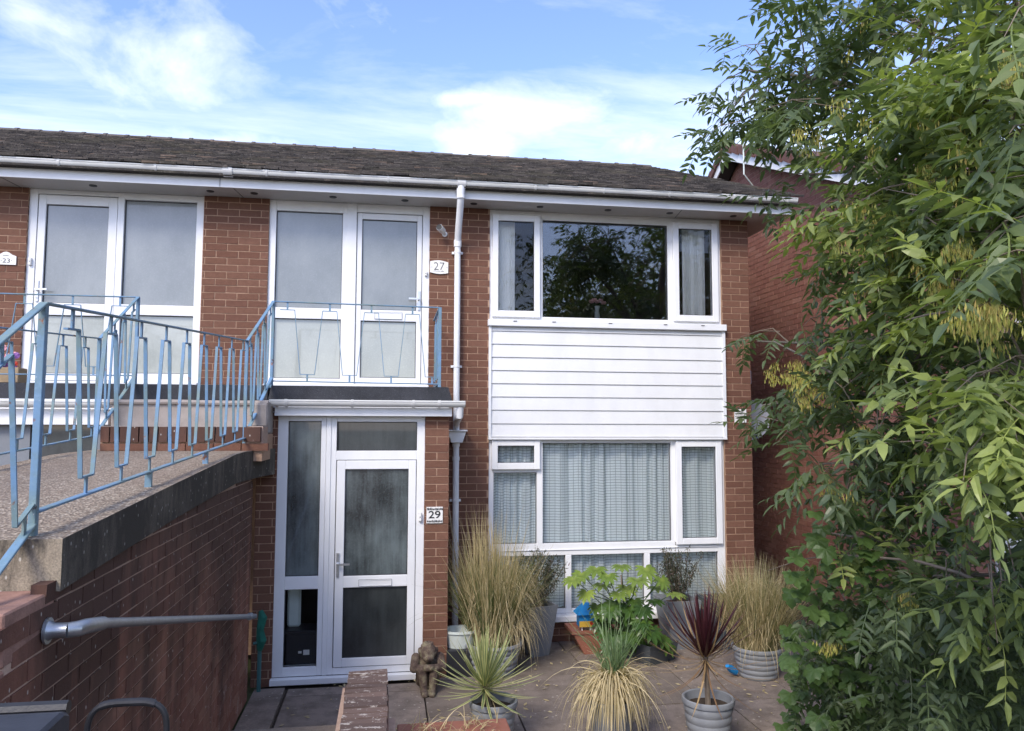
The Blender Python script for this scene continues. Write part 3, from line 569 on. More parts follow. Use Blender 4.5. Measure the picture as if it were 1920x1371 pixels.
for (a, b_, c_, d_) in ((-1.175, -1.065, 2.205, 2.33), ):
    me = mesh('brick', BV*[.10, .05, .12], BF, m_brick_r, [.6]*8); link('brick', me, s1, (-1.12, -1.672, 2.275))
MB().box(-1.19, -1.06, -1.42, -1.36, 2.34, 2.545).build('step_cheek', m_render, house, bevel=.012)

# eaves, soffit, roof ------------------------------------------------------------
FY = -.34; XE = 4.535; XL = -7.5
q = MB(); q.box(XL, XE-.02, FY+.012, .03, SOF, SOF+.012); q.box(4.0, XE-.02, .03, .95, SOF, SOF+.012); q.build('soffit', m_soffit, house)
for px_, w_ in ((-3.82, .006), (-1.62, .008), (3.22, .008)):
    q = MB(); q.bar((px_, FY+.02, SOF-.001), (px_+.04, 0, SOF-.001), .008, .003, side=(1, 0, 0)); q.build('soffit_joint', m_inkg, house)
for px_ in (-3.02, -1.88, -1.44, -.63, .13, .88, 1.62, 2.40, 3.13, 3.90):
    MB().lathe([(0, 0), (.036, 0), (.04, .006)], (px_, FY+.16, SOF-.006), 16).build('soffit_vent', m_black, house)
q = MB(); q.box(XL, -1.755, FY-.006, FY+.012, SOF, SOF+.135); q.box(-1.748, XE-.02, FY-.006, FY+.012, SOF, SOF+.135); q.box(XE-.02, XE, FY-.008, .95, SOF, SOF+.14); q.box(4.15, XE-.02, .94, .95, SOF, SOF+.14); q.build('fascia', m_white, house)
# gutter: half round swept along x
def gutter(x0, x1, y, zt, r, brackets, parent, unions=(), name='gutter'):
    prof = [(y+r*math.cos(a), zt+r*math.sin(a)*1.05) for a in [math.pi+i*math.pi/16 for i in range(17)]]
    k = len(prof); inner = [(y+(r-.004)*math.cos(a), zt+(r-.004)*math.sin(a)) for a in [2*math.pi-i*math.pi/16 for i in range(17)]]
    q = MB(); q.prism(prof+inner, 0, x0, x1); q.lathe([(0, 0)], (x0, y, zt), 3) if False else None
    q.prism(prof, 0, x0-.003, x0+.002); q.prism(prof, 0, x1-.002, x1+.003)
    q.prism([(y-r-.005, zt-.004), (y-r-.005, zt+.008), (y-r+.01, zt+.008), (y-r+.01, zt-.004)], 0, x0, x1)
    q.build(name, m_gutter, parent)
    for b in brackets:
        pr = [(y+(r+.006)*math.cos(a), zt+(r+.006)*math.sin(a)*1.05) for a in [math.pi*.97+i*math.pi*1.03/12 for i in range(13)]]; q = MB(); q.prism(pr+[(y+r+.006, zt+.012), (y-r-.006, zt+.012)], 0, b-.011, b+.011); q.build('gutter_bracket', m_white_d, parent)
    for b in unions:
        pr = [(y+(r+.010)*math.cos(a), zt+(r+.010)*math.sin(a)*1.05) for a in [math.pi+i*math.pi/12 for i in range(13)]]; q = MB(); q.prism(pr+[(y+r+.01, zt+.014), (y-r-.01, zt+.014)], 0, b-.045, b+.045); q.build('gutter_union', m_white_d, parent)
GY = FY-.065; GZ = SOF+.158
gutter(XL, XE+.02, GY, GZ, .054, [-4.0, -3.25, -2.35, -1.28, -.05, 1.52, 2.28, 3.03, 3.79, 4.44], house, unions=(-1.66, .72))
PGY = PY-.14; gutter(-1.075, .70, PGY, 2.578, .052, [-.93, -.34, .22, .46], house, name='porch_gutter'); gutter(-4.9, -2.43, PGY, 2.555, .052, [-3.1, -2.5], house, name='porch_gutter')
# downpipes
q = MB(); q.tube([(.715, GY, GZ-.04), (.715, GY, GZ-.16)], [.05, .04], 14); q.tube([(.715, GY, GZ-.15), (.715, GY+.02, GZ-.21), (.715, -.10, GZ-.50), (.715, -.07, GZ-.60)], .037, 14)
q.tube([(.715, -.07, GZ-.58), (.715, -.07, 2.60)], .034, 14)
q.build('downpipe', m_white, house, smooth=True)
MB().tube([(.715, GY, GZ-.145), (.715, GY, GZ-.175)], .045, 14).build('pipe_collar', m_white, house, smooth=True); MB().tube([(.715, -.075, GZ-.55), (.715, -.07, GZ-.62)], .043, 14).build('pipe_collar', m_white, house, smooth=True)
for z in (4.262, 3.0, 1.55):
    q = MB(); q.box(.655, .775, -.03, -.004, z-.013, z+.013); q.tube([(.715, -.07, z-.012), (.715, -.07, z+.012)], .039, 14); q.build('pipe_clip', m_white, house)
q = MB(); q.prism([(.655, 2.17), (.615, 2.29), (.815, 2.29), (.775, 2.17)], 1, -.17, -.006); q.box(.60, .83, -.19, -.004, 2.29, 2.31); q.build('rain_hopper', m_white, house, bevel=.006)
q = MB(); q.tube([(.715, -.07, 2.20), (.72, -.07, 0.02)], .034, 14); q.tube([(.715, -.07, 2.13), (.715, -.07, 2.18)], .041, 14); q.tube([(.715, -.07, 1.98), (.715, -.07, 2.02)], .040, 14); q.build('downpipe', m_white, house, smooth=True)
q = MB(); q.tube([(.655, PGY+.01, 2.53), (.655, PGY+.02, 2.45), (.67, -.7, 2.40), (.70, -.25, 2.37), (.715, -.10, 2.36), (.715, -.08, 2.29)], .034, 12); q.build('gutter_outlet', m_white, house, smooth=True)
q = MB(); q.tube([(.715, -.07, 2.62), (.715, -.07, 2.31)], .034, 12); q.build('downpipe', m_white, house, smooth=True)
# roof
EV = (-.47, 4.958); RG = (4.7, 7.05); sl = math.atan2(RG[1]-EV[1], RG[0]-EV[0]); SLn = math.hypot(RG[0]-EV[0], RG[1]-EV[1]); nc = 52; gau = SLn/nc
roof = MB(); roof.prism([(EV[0]+.03, EV[1]-.03), (RG[0], RG[1]-.03), (9.6, EV[1]-.03), (9.6, EV[1]-.08), (EV[0]+.03, EV[1]-.08)], 0, XL, 4.57)
roof = roof.build('roof', m_tile, house)
tw = .165; XR = 4.62; allt = []
for r in range(nc):
    o_ = (r % 2)*tw/2
    x = XR-tw/2+o_*0-(tw/2 if r % 2 else 0)
    while x > -7.0:
        s = r*gau; cy = EV[0]+math.cos(sl)*(s+.07); cz = EV[1]+math.sin(sl)*(s+.07)
        allt.append((x, cy, cz, r)); x -= tw
    if r % 2: allt.append((XR-tw/4, EV[0]+math.cos(sl)*(r*gau+.07), EV[1]+math.sin(sl)*(r*gau+.07), -r))
T = BV*[tw-.006, .16, .021]
def tile_v(half=False):
    v = T.copy(); 
    if half: v[:, 0] *= .5
    v += rng.normal(0, .0020, v.shape); a = sl-R_(6.5)+rng.normal(0, .015); ca, sa = math.cos(a), math.sin(a)
    y, z = v[:, 1].copy(), v[:, 2].copy(); v[:, 1] = ca*y-sa*z; v[:, 2] = sa*y+ca*z; return v
tm = [mesh('roof_tile', tile_v(), BF, m_tile, [random.random()]*8) for _ in range(14)]
near = sorted([t for t in allt if t[3] >= 0 and -6 < t[0]], key=lambda t: t[3]*10+abs(t[0]))[:300]; nearset = set(near)
for t in near: link('roof_tile', random.choice(tm), roof, (t[0], t[1], t[2]+rng.normal(.004, .003)))
rest = [t for t in allt if t not in nearset]
V = np.concatenate([tile_v(t[3] < 0)+[t[0]+rng.normal(0, .002), t[1], t[2]+abs(rng.normal(.003, .004))] for t in rest]); F = (BF[None]+8*np.arange(len(rest))[:, None, None]).reshape(-1, 4)
o = link('roof_tile_courses', mesh('roof_tile_courses', V, F, m_tile, np.repeat(rng.random(len(rest))**1.5, 8)), roof); o['kind'] = 'stuff'
# ridge tiles
rt = []
prof = [(RG[0]+.14*math.cos(a), RG[1]-.075+.105*math.sin(a)) for a in [i*math.pi/8 for i in range(9)]]
for i in range(36):
    x0 = 4.6-.33*i; q = MB(); dz = random.uniform(-.006, .006); pr = [(a, b+dz) for a, b in prof]; q.prism(pr, 0, x0-.325, x0, 0); q.prism([(RG[0]+(a-RG[0])*1.06, b+.010) for a, b in pr], 0, x0-.335, x0-.285); o = q.build('ridge_tile', m_tile, roof); tint(o.data, [random.uniform(.6, 1)]*len(o.data.vertices))
# plates, bells, camera ------------------------------------------------------------
pl = thing('house_number_sign', (.517, 0, 4.1), 'white curved plate with number 27 beside the balcony door', 'sign')
poly = [(.417+.2*i/8, 4.163+.018*math.sin(math.pi*i/8)-.008*i/8) for i in range(9)]+[(.617-.2*i/8, 4.042-.014*math.sin(math.pi*i/8)-.006*(1-i/8)) for i in range(9)]
MB().prism(poly, 1, -.014, -.004).build('plate', m_sign, pl); text_mesh('numerals', '27', .125, m_inkg, pl, (.516, -.015, 4.106), bold=-.0015)
for x in (.434, .60): MB().lathe([(0, 0), (.007, 0)], (x, -.016, 4.10), 8).build('screw', m_inkg, pl).rotation_euler = (0, 0, 0)
q = MB()
for i in range(9): q.box(.456+i*.0135, .456+i*.0135+random.uniform(.005, .010), -.0165, -.014, 4.052+random.uniform(-.001, .001), 4.052+random.uniform(.004, .009))
q.build('lettering', m_inkg, pl)
pl = thing('house_number_sign', (.435, PY, 1.5), 'square black and white tile with number 29 on the porch brick pier', 'sign')
MB().box(.358, .511, PY-.014, PY-.004, 1.436, 1.588).build('plate', m_sign, pl); text_mesh('numerals', '29', .096, m_ink, pl, (.434, PY-.015, 1.512), sx=1.22, bold=.0012)
q = MB()
for zz0 in (1.556, 1.442):
    x = .364
    while x < .503:
        ww = random.uniform(.004, .010); q.box(x, x+ww, PY-.0165, PY-.014, zz0+random.uniform(0, .004), zz0+random.uniform(.016, .024)); x += ww+random.uniform(.002, .004)
q.build('lettering', m_ink, pl)
pl = thing('house_number_sign', (-3.87, 0, 4.03), 'white arched plate with number 23 on the far left brickwork', 'sign')
poly = [(-3.98, 3.973), (-3.778, 3.973), (-3.778, 4.062), (-3.79, 4.066), (-3.82, 4.078), (-3.85, 4.10), (-3.875, 4.106), (-3.90, 4.10), (-3.93, 4.08), (-3.96, 4.066), (-3.98, 4.062)]
MB().prism(poly, 1, -.014, -.004).build('plate', m_sign, pl); text_mesh('numerals', '\u00b723\u00b7', .062, m_inkg, pl, (-3.868, -.015, 4.012), sx=1.25); MB().box(-3.905, -3.85, -.016, -.014, 4.066, 4.071).build('lettering', m_inkg, pl)
pl = thing('notice_sign', (4.02, 0, 2.45), 'small white four-line notice on the right corner brickwork', 'sign')
MB().box(3.945, 4.09, -.012, -.004, 2.40, 2.555).build('plate', m_sign, pl)
for i, s_ in enumerate(('PRIVATE', 'PROPERTY', 'RESIDENTS', 'ONLY')): text_mesh('lettering', s_, .024, m_inkg, pl, (4.01, -.0135, 2.525-i*.028))
for x, y_, z, lb, sz in ((.372, .02, 4.028, 'tiny dark doorbell on the right frame of door 27', .026), (.298, PY+.005, 1.496, 'slim cream doorbell on the frame right of door 29', .042), (-3.66, .02, 4.02, 'small white doorbell on the frame left of the number 23 door', .04)):
    b = thing('doorbell', (x, y_, z), lb, 'doorbell'); MB().box(x-.014, x+.014, y_-.02, y_+.012, z-sz, z+sz).build('bell_body', m_sign, b, bevel=.004); MB().lathe([(0, 0), (.005, 0), (.005, .004)], (x, y_-.022, z-.002), 8).build('button', m_ink, b)
b = thing('security_camera', (.57, 0, 4.5), 'white rounded security camera on the brick above the number 27 plate', 'security camera')
MB().tube([(.575, 0, 4.475), (.575, -.012, 4.475)], .03, 14).build('mount', m_white, b, smooth=True); MB().tube([(.575, -.012, 4.475), (.55, -.06, 4.49)], .016, 10).build('arm', m_white, b, smooth=True)
h0, h1 = np.array((.555, -.06, 4.492)), np.array((.505, -.15, 4.515)); MB().tube([h0, h0+(h1-h0)*.08, h1], [.02, .035, .036], 16).build('camera_body', m_white, b, smooth=True); MB().tube([h1-(h1-h0)*.02, h1+(h1-h0)*.05], .033, 16).build('lens_face', m_black, b, smooth=True)
b = thing('satellite_dish', (4.40, .9, 2.5), 'grey satellite dish in the gap just right of the brick corner', 'satellite dish')
dp = []; c0 = np.array((4.45, .72, 2.42))
prof = [(.0, 0), (.10, .006), (.20, .025), (.27, .05), (.275, .052), (.275, .058), (.20, .034), (.1, .014), (0, .008)]
o = MB().lathe(prof, (0, 0, 0), 28).build('dish', m_dish, b, smooth=True); o.location = Vector(c0)-b.location; o.rotation_euler = (R_(70), 0, R_(-25))
MB().tube([(4.17, .9, 2.4), (4.40, .86, 2.38)], .02, 8).build('bracket', m_dish, b); MB().tube([(4.40, .84, 2.2), (4.5, .45, 2.25)], .012, 8).build('feed_arm', m_black, b)
o = MB().box(4.20, 4.32, .3, .45, 2.86, 3.03).build('junction_box', m_dish, None, bevel=.01); meta(o, 'small grey box fixed high in the gap above the satellite dish', 'utility box')

# ------------------------------------------------------------------ walkway and retaining wall
XW = -1.17
rw = thing('retaining_wall', (XW, -3.5, 0), 'soot-stained brick retaining wall with sloping concrete edge left of the passage', 'wall')
def under(y): return (2.35-.586)+(-.443+.586)*(y+5.43)/4.0
mb = MB(); ysx = [-7.2, -6.75, -6.43, -6.10, -5.78, -5.43]; zsx = [1.0, 1.25, 1.42, 1.59, 1.765]
poly = [(-1.43, 0), (-1.43, under(-1.43)+.1), (-5.40, under(-5.43)+.05), (-5.40, 1.765-.07), (-5.78, 1.765-.07), (-5.78, 1.59-.07), (-6.10, 1.59-.07), (-6.10, 1.42-.07), (-6.43, 1.42-.07), (-6.43, 1.25-.07), (-6.75, 1.25-.07), (-6.75, 1.0), (-7.2, 1.0), (-7.2, 0)]
mb.prism(poly, 0, XW-.21, XW-.004); mb.build('wall_core', m_mortar_r, rw)
def topz(y):
    if y > -5.43: return under(y)+.06
    if y > -5.78: return 1.765
    if y > -6.10: return 1.59
    if y > -6.43: return 1.42
    return 1.2
bw = face_bricks(XW, 1, 1, -7.2, -1.43, 0, 2.1, keep=lambda y, z: z+.03 < topz(y)); bw += face_bricks(-1.43, 0, 0, XW-.2, XW, 0, 1.85)
bw = [b for b in bw]
lay_bricks(bw, m_brick_r, rw)
# steps (treads across)
for i, (ya, yb, z) in enumerate(((-5.43, -5.80, 1.765), (-5.78, -6.13, 1.59), (-6.10, -6.46, 1.42), (-6.43, -6.78, 1.25))):
    MB().box(-2.45, XW-.002, yb, ya, z-.17, z-.002).build('step', m_step, rw, bevel=.006)
# slab
sy = [(-5.43, 1.942), (-2.25, 2.130), (-1.75, 2.135), (PY-.01, 2.14)]
V = []; F = []
secs = [(-5.43, 1.942, .185, XW+.015), (-3.9, 2.035, .195, XW+.015), (-2.25, 2.130, .225, XW+.015), (-1.85, 2.137, .235, XW+.015), (-1.35, 2.14, .235, -1.09), (PY-.012, 2.14, .235, -1.035)]
for (y, z, t, xr) in secs: V += [(-2.47, y, z), (xr, y, z), (xr, y, z-t), (-2.47, y, z-t)]
for i in range(len(secs)-1):
    a = i*4
    for j in range(4): F.append([a+j, a+(j+1) % 4, a+4+(j+1) % 4, a+4+j])
F += [[3, 2, 1, 0], [len(V)-4, len(V)-3, len(V)-2, len(V)-1]]
mi = []
for i in range(len(secs)-1): mi += [0, 1, 1, 1]
mi += [2, 1]
me = mesh('walkway_slab', V, F, [m_agg, m_conc_dark, m_conc], mi=mi); bm = bmesh.new(); bm.from_mesh(me); bmesh.ops.recalc_face_normals(bm, faces=bm.faces); bm.to_mesh(me); bm.free()
link('walkway_slab', me, rw)
MB().box(-2.47, -2.26, -5.4, -1.66, 0, 1.8).build('wall_core', m_mortar_r, rw)
# galvanised handrail
hr = thing('wall_handrail', (-1.1, -3.5, 1), 'galvanised tube handrail fixed low along the stained brick wall', 'handrail')
A = np.array((-1.055, -5.42, 1.637)); B = np.array((-1.085, -1.62, .765))
MB().tube([A+(B-A)*.03, B], .0195, 14).build('rail', m_galv, hr, smooth=True)
MB().tube([(XW+.004, -5.50, 1.637), (XW+.012, -5.50, 1.637)], .045, 20).build('flange', m_galv, hr, smooth=True)
MB().tube([(XW+.012, -5.50, 1.637), (XW+.03, -5.50, 1.637), (-1.095, -5.50, 1.637)], [.034, .026, .026], 14).build('flange_neck', m_galv, hr, smooth=True)
MB().tube([(-1.10, -5.50, 1.637), (-1.07, -5.485, 1.637), (-1.057, -5.45, 1.636), tuple(A+(B-A)*.035)], [.026, .027, .027, .025], 14).build('elbow', m_galv, hr, smooth=True)
q = MB(); P = A+(B-A)*.93; q.tube([P+(0, 0, 0), P+np.array((-.085, 0, -.01))], .010, 8); q.tube([P+np.array((0, -.02, 0)), P+np.array((0, .02, 0))], .028, 12); q.build('clamp', m_galv, hr, smooth=True)

# ------------------------------------------------------------------ railings
def lerp(a, b, t): return np.asarray(a, float)*(1-t)+np.asarray(b, float)*t
def rail_run(T0, T1, B0, B1, n, th, phase=0., stub=.085, fw=.30, flat=.018, thick=.008, posts=(), post_w=.027, rail_w=.030, foot=()):
    """T top rail ends, B bottom rail ends; n zigzag periods"""
    T0, T1, B0, B1 = [np.asarray(p, float) for p in (T0, T1, B0, B1)]; d = T1-T0; hd = np.array((d[0], d[1], 0)); hd /= np.linalg.norm(hd); side = np.array((-hd[1], hd[0], 0))
    MB().bar(T0, T1, rail_w, .010, side=side).build('top_rail', m_blue, th, bevel=.002); MB().bar(B0, B1, .032, .010, side=side).build('bottom_rail', m_blue, th, bevel=.002)
    P = lambda t: lerp(T0, T1, t)-np.array((0, 0, stub)); Q = lambda t: lerp(B0, B1, t)+np.array((0, 0, stub*.9))
    for i in range(n):
        t0 = (i+phase)/n; h = fw/n/2
        a, b = P(t0-h), P(t0+h); c_, e = Q(t0+.5/n-h), Q(t0+.5/n+h); a2 = P(t0+1/n-h)
        q = MB(); ok = lambda t: -.001 <= t <= 1.001
        if not ok(t0+h): continue
        a = P(max(t0-h, 0))
        q.bar(a, b, flat, thick, side=side); q.bar(lerp(T0, T1, max(t0, .004)), P(max(t0, .004)), flat*1.2, thick, side=hd)
        if ok(t0+.5/n+h):
            q.bar(b, c_, flat, thick, side=side); q.bar(c_, e, flat, thick, side=side); q.bar(lerp(B0, B1, t0+.5/n), Q(t0+.5/n), flat*1.2, thick, side=hd)
            if ok(t0+1/n-h): q.bar(e, a2, flat, thick, side=side)
        q.build('baluster', m_blue, th)
    for t, lo in posts:
        p = lerp(T0, T1, t)-np.array((0, 0, .004)); q = MB(); q.bar(p, (p[0], p[1], lo), post_w, post_w, side=side); q.build('post', m_blue, th, bevel=.002)
    for t, lo in foot:
        p = lerp(B0, B1, t); q = MB(); q.bar(p, (p[0], p[1], lo), .034, .02, side=side); q.build('foot', m_blue, th)
r1 = thing('metal_railing', (-1.25, -3.5, 2.0), 'near weathered blue zigzag railing along the right edge of the walkway', 'railing')
N0 = (-1.285, -5.36, 2.805); N1 = (-1.205, -1.66, 3.068); b0 = (-1.285, -5.36, 2.03); b1 = (-1.205, -1.66, 2.245)
rail_run(N0, N1, b0, b1, 9, r1, phase=.62, posts=((0, 1.93), (1, 2.12)), foot=((.345, 2.0), (.66, 2.07)))
rail_run(N1, (-1.09, -1.02, 3.515), b1, (-1.09, -1.02, 2.80), 4, r1, phase=.5, posts=((1, 2.70),))
rail_run((-1.285, -6.75, 2.02), N0, (-1.285, -6.75, 1.27), (-1.285, -5.36, 1.99), 3, r1, phase=.35, posts=((0, 1.1),))
r2 = thing('metal_railing', (-2.4, -3.5, 2.0), 'far blue zigzag railing along the left edge of the walkway', 'railing')
f0 = (-2.42, -5.36, 2.805); f1 = (-2.39, -1.62, 3.068); g0 = (-2.42, -5.36, 2.03); g1 = (-2.39, -1.62, 2.265)
rail_run(f0, f1, g0, g1, 9, r2, phase=.3, posts=((0, 1.93), (1, 2.12)))
rail_run(f1, (-2.285, -1.02, 3.52), g1, (-2.285, -1.02, 2.80), 4, r2, phase=.5, posts=((1, 2.70),))
r3 = thing('metal_railing', (-.3, -1.0, 2.7), 'thin blue-grey railing round the balcony in front of door 27', 'railing')
rail_run((-1.09, -1.0, 3.515), (.47, -1.0, 3.497), (-1.09, -1.0, 2.765), (.47, -1.0, 2.752), 4, r3, phase=.32, stub=.075, fw=.34, flat=.014, thick=.006, posts=((1, 2.72),), post_w=.03, rail_w=.03, foot=())
rail_run((.47, -1.0, 3.497), (.47, -.02, 3.50), (.47, -1.0, 2.752), (.47, -.02, 2.755), 3, r3, phase=.3, stub=.075, flat=.014, thick=.006, rail_w=.03)
r4 = thing('metal_railing', (-3.5, -1.0, 2.7), 'thin blue-grey railing in front of the number 23 door', 'railing')
rail_run((-2.285, -1.0, 3.52), (-5.1, -1.0, 3.52), (-2.285, -1.0, 2.80), (-5.1, -1.0, 2.80), 7, r4, phase=.4, stub=.085, fw=.34, flat=.014, thick=.006, rail_w=.03)

# ------------------------------------------------------------------ low wall, bins, trough
lw = thing('low_brick_wall', (-.1, -4.8, 0), 'low brick wall topped with white-flecked bricks on edge running towards the camera', 'wall')
MB().box(-.235, .012, -7.0, -3.93, .0, .89).build('wall_core', m_mortar_r, lw); MB().box(-.19, .055, -7.0, -4.12, .0, .78).build('wall_core', m_mortar_r, lw)
g = G('flaked_brick'); n = g.noise(9, 6, .7, sc=(1, 2.2, 1)); n2 = g.noise(45, 5, .7); t = g.attr('tint'); c = g.ramp(t, (0, (.10, .068, .058)), (1, (.17, .115, .095)))
c = g.mix(g.ramp(g.math('ADD', n, g.math('MULTIPLY', g.math('SUBTRACT', n2, .5), .3)), (.585, 0), (.625, .9)), c, (.50, .45, .40)); fl = g.vor(40); c = g.mix(g.ramp(fl, (.1, .7), (.17, 0)), c, (.5, .46, .42)); m_flake = g.done(c, .95, n2, .8, .008)
y = -3.865; i = 0
while y > -6.9:
    me = mesh('brick', BV*[.215, .065, .104]+rng.normal(0, .0025, (8, 3)), BF, m_flake, [random.random()]*8); link('brick', me, lw, (-.098+rng.normal(0, .002), y-.033, .905+rng.normal(0, .002))); y -= .072
lay_bricks(face_bricks(.018, 1, 1, -6.9, -3.93, .0, .84), m_brick_r, lw, 60)
# bin
bn = thing('wheelie_bin', (-.9, -6.9, .74), 'dark grey wheelie bin with closed lid in the bottom left corner', 'bin')
q = MB(); q.prism([(-7.13, 1.60), (-6.62, 1.60), (-6.66, .78), (-7.08, .78)], 0, -1.12, -.69); q.build('bin_body', m_bin, bn, bevel=.015)
q = MB(); prof = [(-7.17, 1.605), (-7.17, 1.64), (-7.05, 1.70), (-6.85, 1.73), (-6.62, 1.735), (-6.585, 1.72), (-6.585, 1.66), (-6.61, 1.605)]; q.prism(prof, 0, -1.14, -.682); q.build('lid', m_bin, bn, bevel=.008)
q = MB(); q.tube([(-1.1, -6.55, 1.72), (-.70, -6.55, 1.72)], .016, 8); q.build('bar_handle', m_black, bn, smooth=True)
for x in (-1.1, -.71): q = MB(); q.tube([(x-.025, -6.64, .84), (x+.025, -6.64, .84)], .1, 18); q.build('wheel', m_black, bn, smooth=True)
tr = thing('garden_trolley', (-.8, -5.9, .74), 'black tubular hoop handle standing just right of the dark bin', 'trolley')
hp = []
for a in np.linspace(0, 1, 25):
    th = math.pi*(1-a); sx = math.copysign(abs(math.cos(th))**.55, math.cos(th)); sz = abs(math.sin(th))**.55; hp.append((-.80+.118*sx, -5.80, 1.36+.12*sz))
hp = [(-.918, -5.82, .85)]+hp+[(-.682, -5.82, .85)]
MB().tube(hp, .0095, 10).build('hoop_handle', m_black, tr, smooth=True); MB().tube([h for h in hp[9:18]], .0125, 10).build('grip', m_black, tr, smooth=True); MB().box(-.93, -.67, -6.0, -5.80, .76, .90).build('tray', m_black, tr, bevel=.01)
t_ = thing('trough_planter', (.4, -3.8, .36), 'brown rectangular trough edge with dry stems at the bottom of the picture', 'planter')
q = MB(); q.prism([(.10, .37), (.08, .605), (.70, .605), (.68, .37)], 1, -4.02, -3.80); q.build('trough_body', m_trough, t_, bevel=.01); q = MB(); q.box(.07, .71, -4.035, -3.785, .60, .625); q.build('rim', m_terra, t_, bevel=.006)

# ------------------------------------------------------------------ pots
def ribbed(name, x, y, z, R, H, mat, label, ribs=5, grp='ribbed grey plant pots'):
    t = thing(name, (x, y, z), label, 'plant pot', grp); pr = [(0, 0), (R*.62, 0)]
    nS = ribs*8
    for i in range(nS+1):
        u = i/nS; r = R*(.66+.27*u**.8); r += R*.035*abs(math.sin(u*ribs*math.pi)); pr.append((r, H*.02+u*H*.84))
    pr += [(R*.93, H*.88), (R*1.0, H*.885), (R*1.02, H*.93), (R*1.0, H*.985), (R*.96, H), (R*.90, H*.985), (R*.86, H*.8)]
    MB().lathe(pr, (x, y, z), 40).build('pot_body', mat, t, smooth=True); MB().lathe([(0, H*.83), (R*.88, H*.82)], (x, y, z), 24).build('soil', m_soil, t); return t
ribbed('plant_pot', 1.01, -.95, 0, .285, .31, m_pot, 'ribbed grey pot holding the tall brown grass by the downpipe')
ribbed('plant_pot', 3.46, -1.44, 0, .235, .30, m_pot, 'ribbed grey pot holding straw-coloured grass by the right brick corner')
ribbed('plant_pot', 2.36, -2.87, 0, .19, .36, m_pot, 'ribbed grey pot holding the purple cordyline')
ribbed('plant_pot', .785, -2.66, 0, .178, .35, m_pot, 'ribbed grey pot holding the variegated yucca')
t = thing('plant_pot', (1.62, -2.88, 0), 'tall fluted grey bucket pot under the drooping straw grass', 'plant pot'); n = 48; q = MB(); rows = []
for u in (0, .02, .3, .6, .9, .92, 1.0, .99, .85):
    for j in range(n):
        r = (.125+.045*u) * (1+(.03 if (j//2) % 2 and u < .91 else 0)); r = r*(1.04 if u in (.92, 1.0) else .95 if u in (.85, .99) and False else 1); rows.append((1.62+r*math.cos(2*math.pi*j/n), -2.88+r*math.sin(2*math.pi*j/n), .40*u))
q.add(rows, [[i*n+j, i*n+(j+1) % n, (i+1)*n+(j+1) % n, (i+1)*n+j] for i in range(8) for j in range(n)]); q.build('pot_body', m_pot2, t); MB().lathe([(0, .36), (.16, .35)], (1.62, -2.88, 0), 20).build('soil', m_soil, t)
def taper(name, x, y, H, wt, wb, mat, label, rot=0, cat='planter', grp=None):
    t = thing(name, (x, y, 0), label, cat, grp); c, s = math.cos(rot), math.sin(rot)
    ring = lambda w, z: [(x+(a*c-b*s)*w/2, y+(a*s+b*c)*w/2, z) for a, b in ((-1, -1), (1, -1), (1, 1), (-1, 1))]
    q = MB(); q.add(ring(wb, 0)+ring(wt, H)+ring(wt-.03, H)+ring(wt-.04, H-.08), [[3, 2, 1, 0]]+[[i, (i+1) % 4, 4+(i+1) % 4, 4+i] for i in range(4)]+[[4+i, 4+(i+1) % 4, 8+(i+1) % 4, 8+i] for i in range(4)]+[[8+i, 8+(i+1) % 4, 12+(i+1) % 4, 12+i] for i in range(4)]); q.build('planter_body', mat, t)
    q = MB(); q.add(ring(wt-.035, H-.06), [[0, 1, 2, 3]]); q.build('soil', m_soil, t); return t
taper('tall_planter', 1.53, -.42, .52, .34, .20, m_pot2, 'tall tapered grey planter left of the window sill, partly behind dry grass', .25, grp='tall tapered planters')
taper('tall_planter', 3.08, -.38, .52, .38, .24, m_pot2, 'tall tapered grey planter below the right ground floor pane', .05, grp='tall tapered planters')
taper('square_planter', 2.63, -.75, .20, .42, .36, m_potd, 'low dark square planter beneath the fatsia leaves', .5)
taper('square_planter', 3.52, -.42, .52, .34, .33, m_potd, 'charcoal box planter between the tall planter and the right grass pot', 0)
t = thing('terracotta_trough', (2.15, -.32, 0), 'terracotta plastic trough below the sill holding the blue ornament', 'planter')
q = MB(); q.prism([(2.02, 0), (1.90, .22), (2.40, .22), (2.30, 0)], 1, -.52, -.18); q.build('trough_body', m_terra, t, bevel=.008); q = MB(); frame = [(1.885, 2.415, -.535, -.50), (1.885, 2.415, -.20, -.165), (1.885, 1.92, -.50, -.20), (2.38, 2.415, -.50, -.20)]
for a, b_, c_, d_ in frame: q.box(a, b_, c_, d_, .215, .245)
q.build('rim', m_terra, t)
t = thing('garden_ornament', (2.07, -.34, .2), 'tiny blue-roofed painted house ornament standing in the terracotta trough', 'ornament')
q = MB(); q.box(1.99, 2.15, -.42, -.30, .26, .40); q.build('house_wall', m_bluep, t); q = MB(); q.add([(1.96, -.46, .39), (2.18, -.46, .39), (2.18, -.26, .39), (1.96, -.26, .39), (2.04, -.36, .50), (2.10, -.36, .50)], [[0, 1, 5, 4], [2, 3, 4, 5], [1, 2, 5], [3, 0, 4], [0, 3, 2, 1]]); q.build('roof', m_bluep, t); q = MB(); q.box(1.99, 2.15, -.425, -.421, .26, .32); q.build('flower_border', m_yel, t); q = MB(); q.lathe([(0, 0), (.02, .002)], (0, 0, 0), 10); o = q.build('red_flower', m_red, t); o.location = Vector((2.12, -.428, .30))-t.location; o.rotation_euler = (R_(90), 0, 0); q = MB(); q.box(2.02, 2.03, -.40, -.38, .12, .26); q.box(2.11, 2.12, -.40, -.38, .12, .26); q.build('peg', m_sign, t)
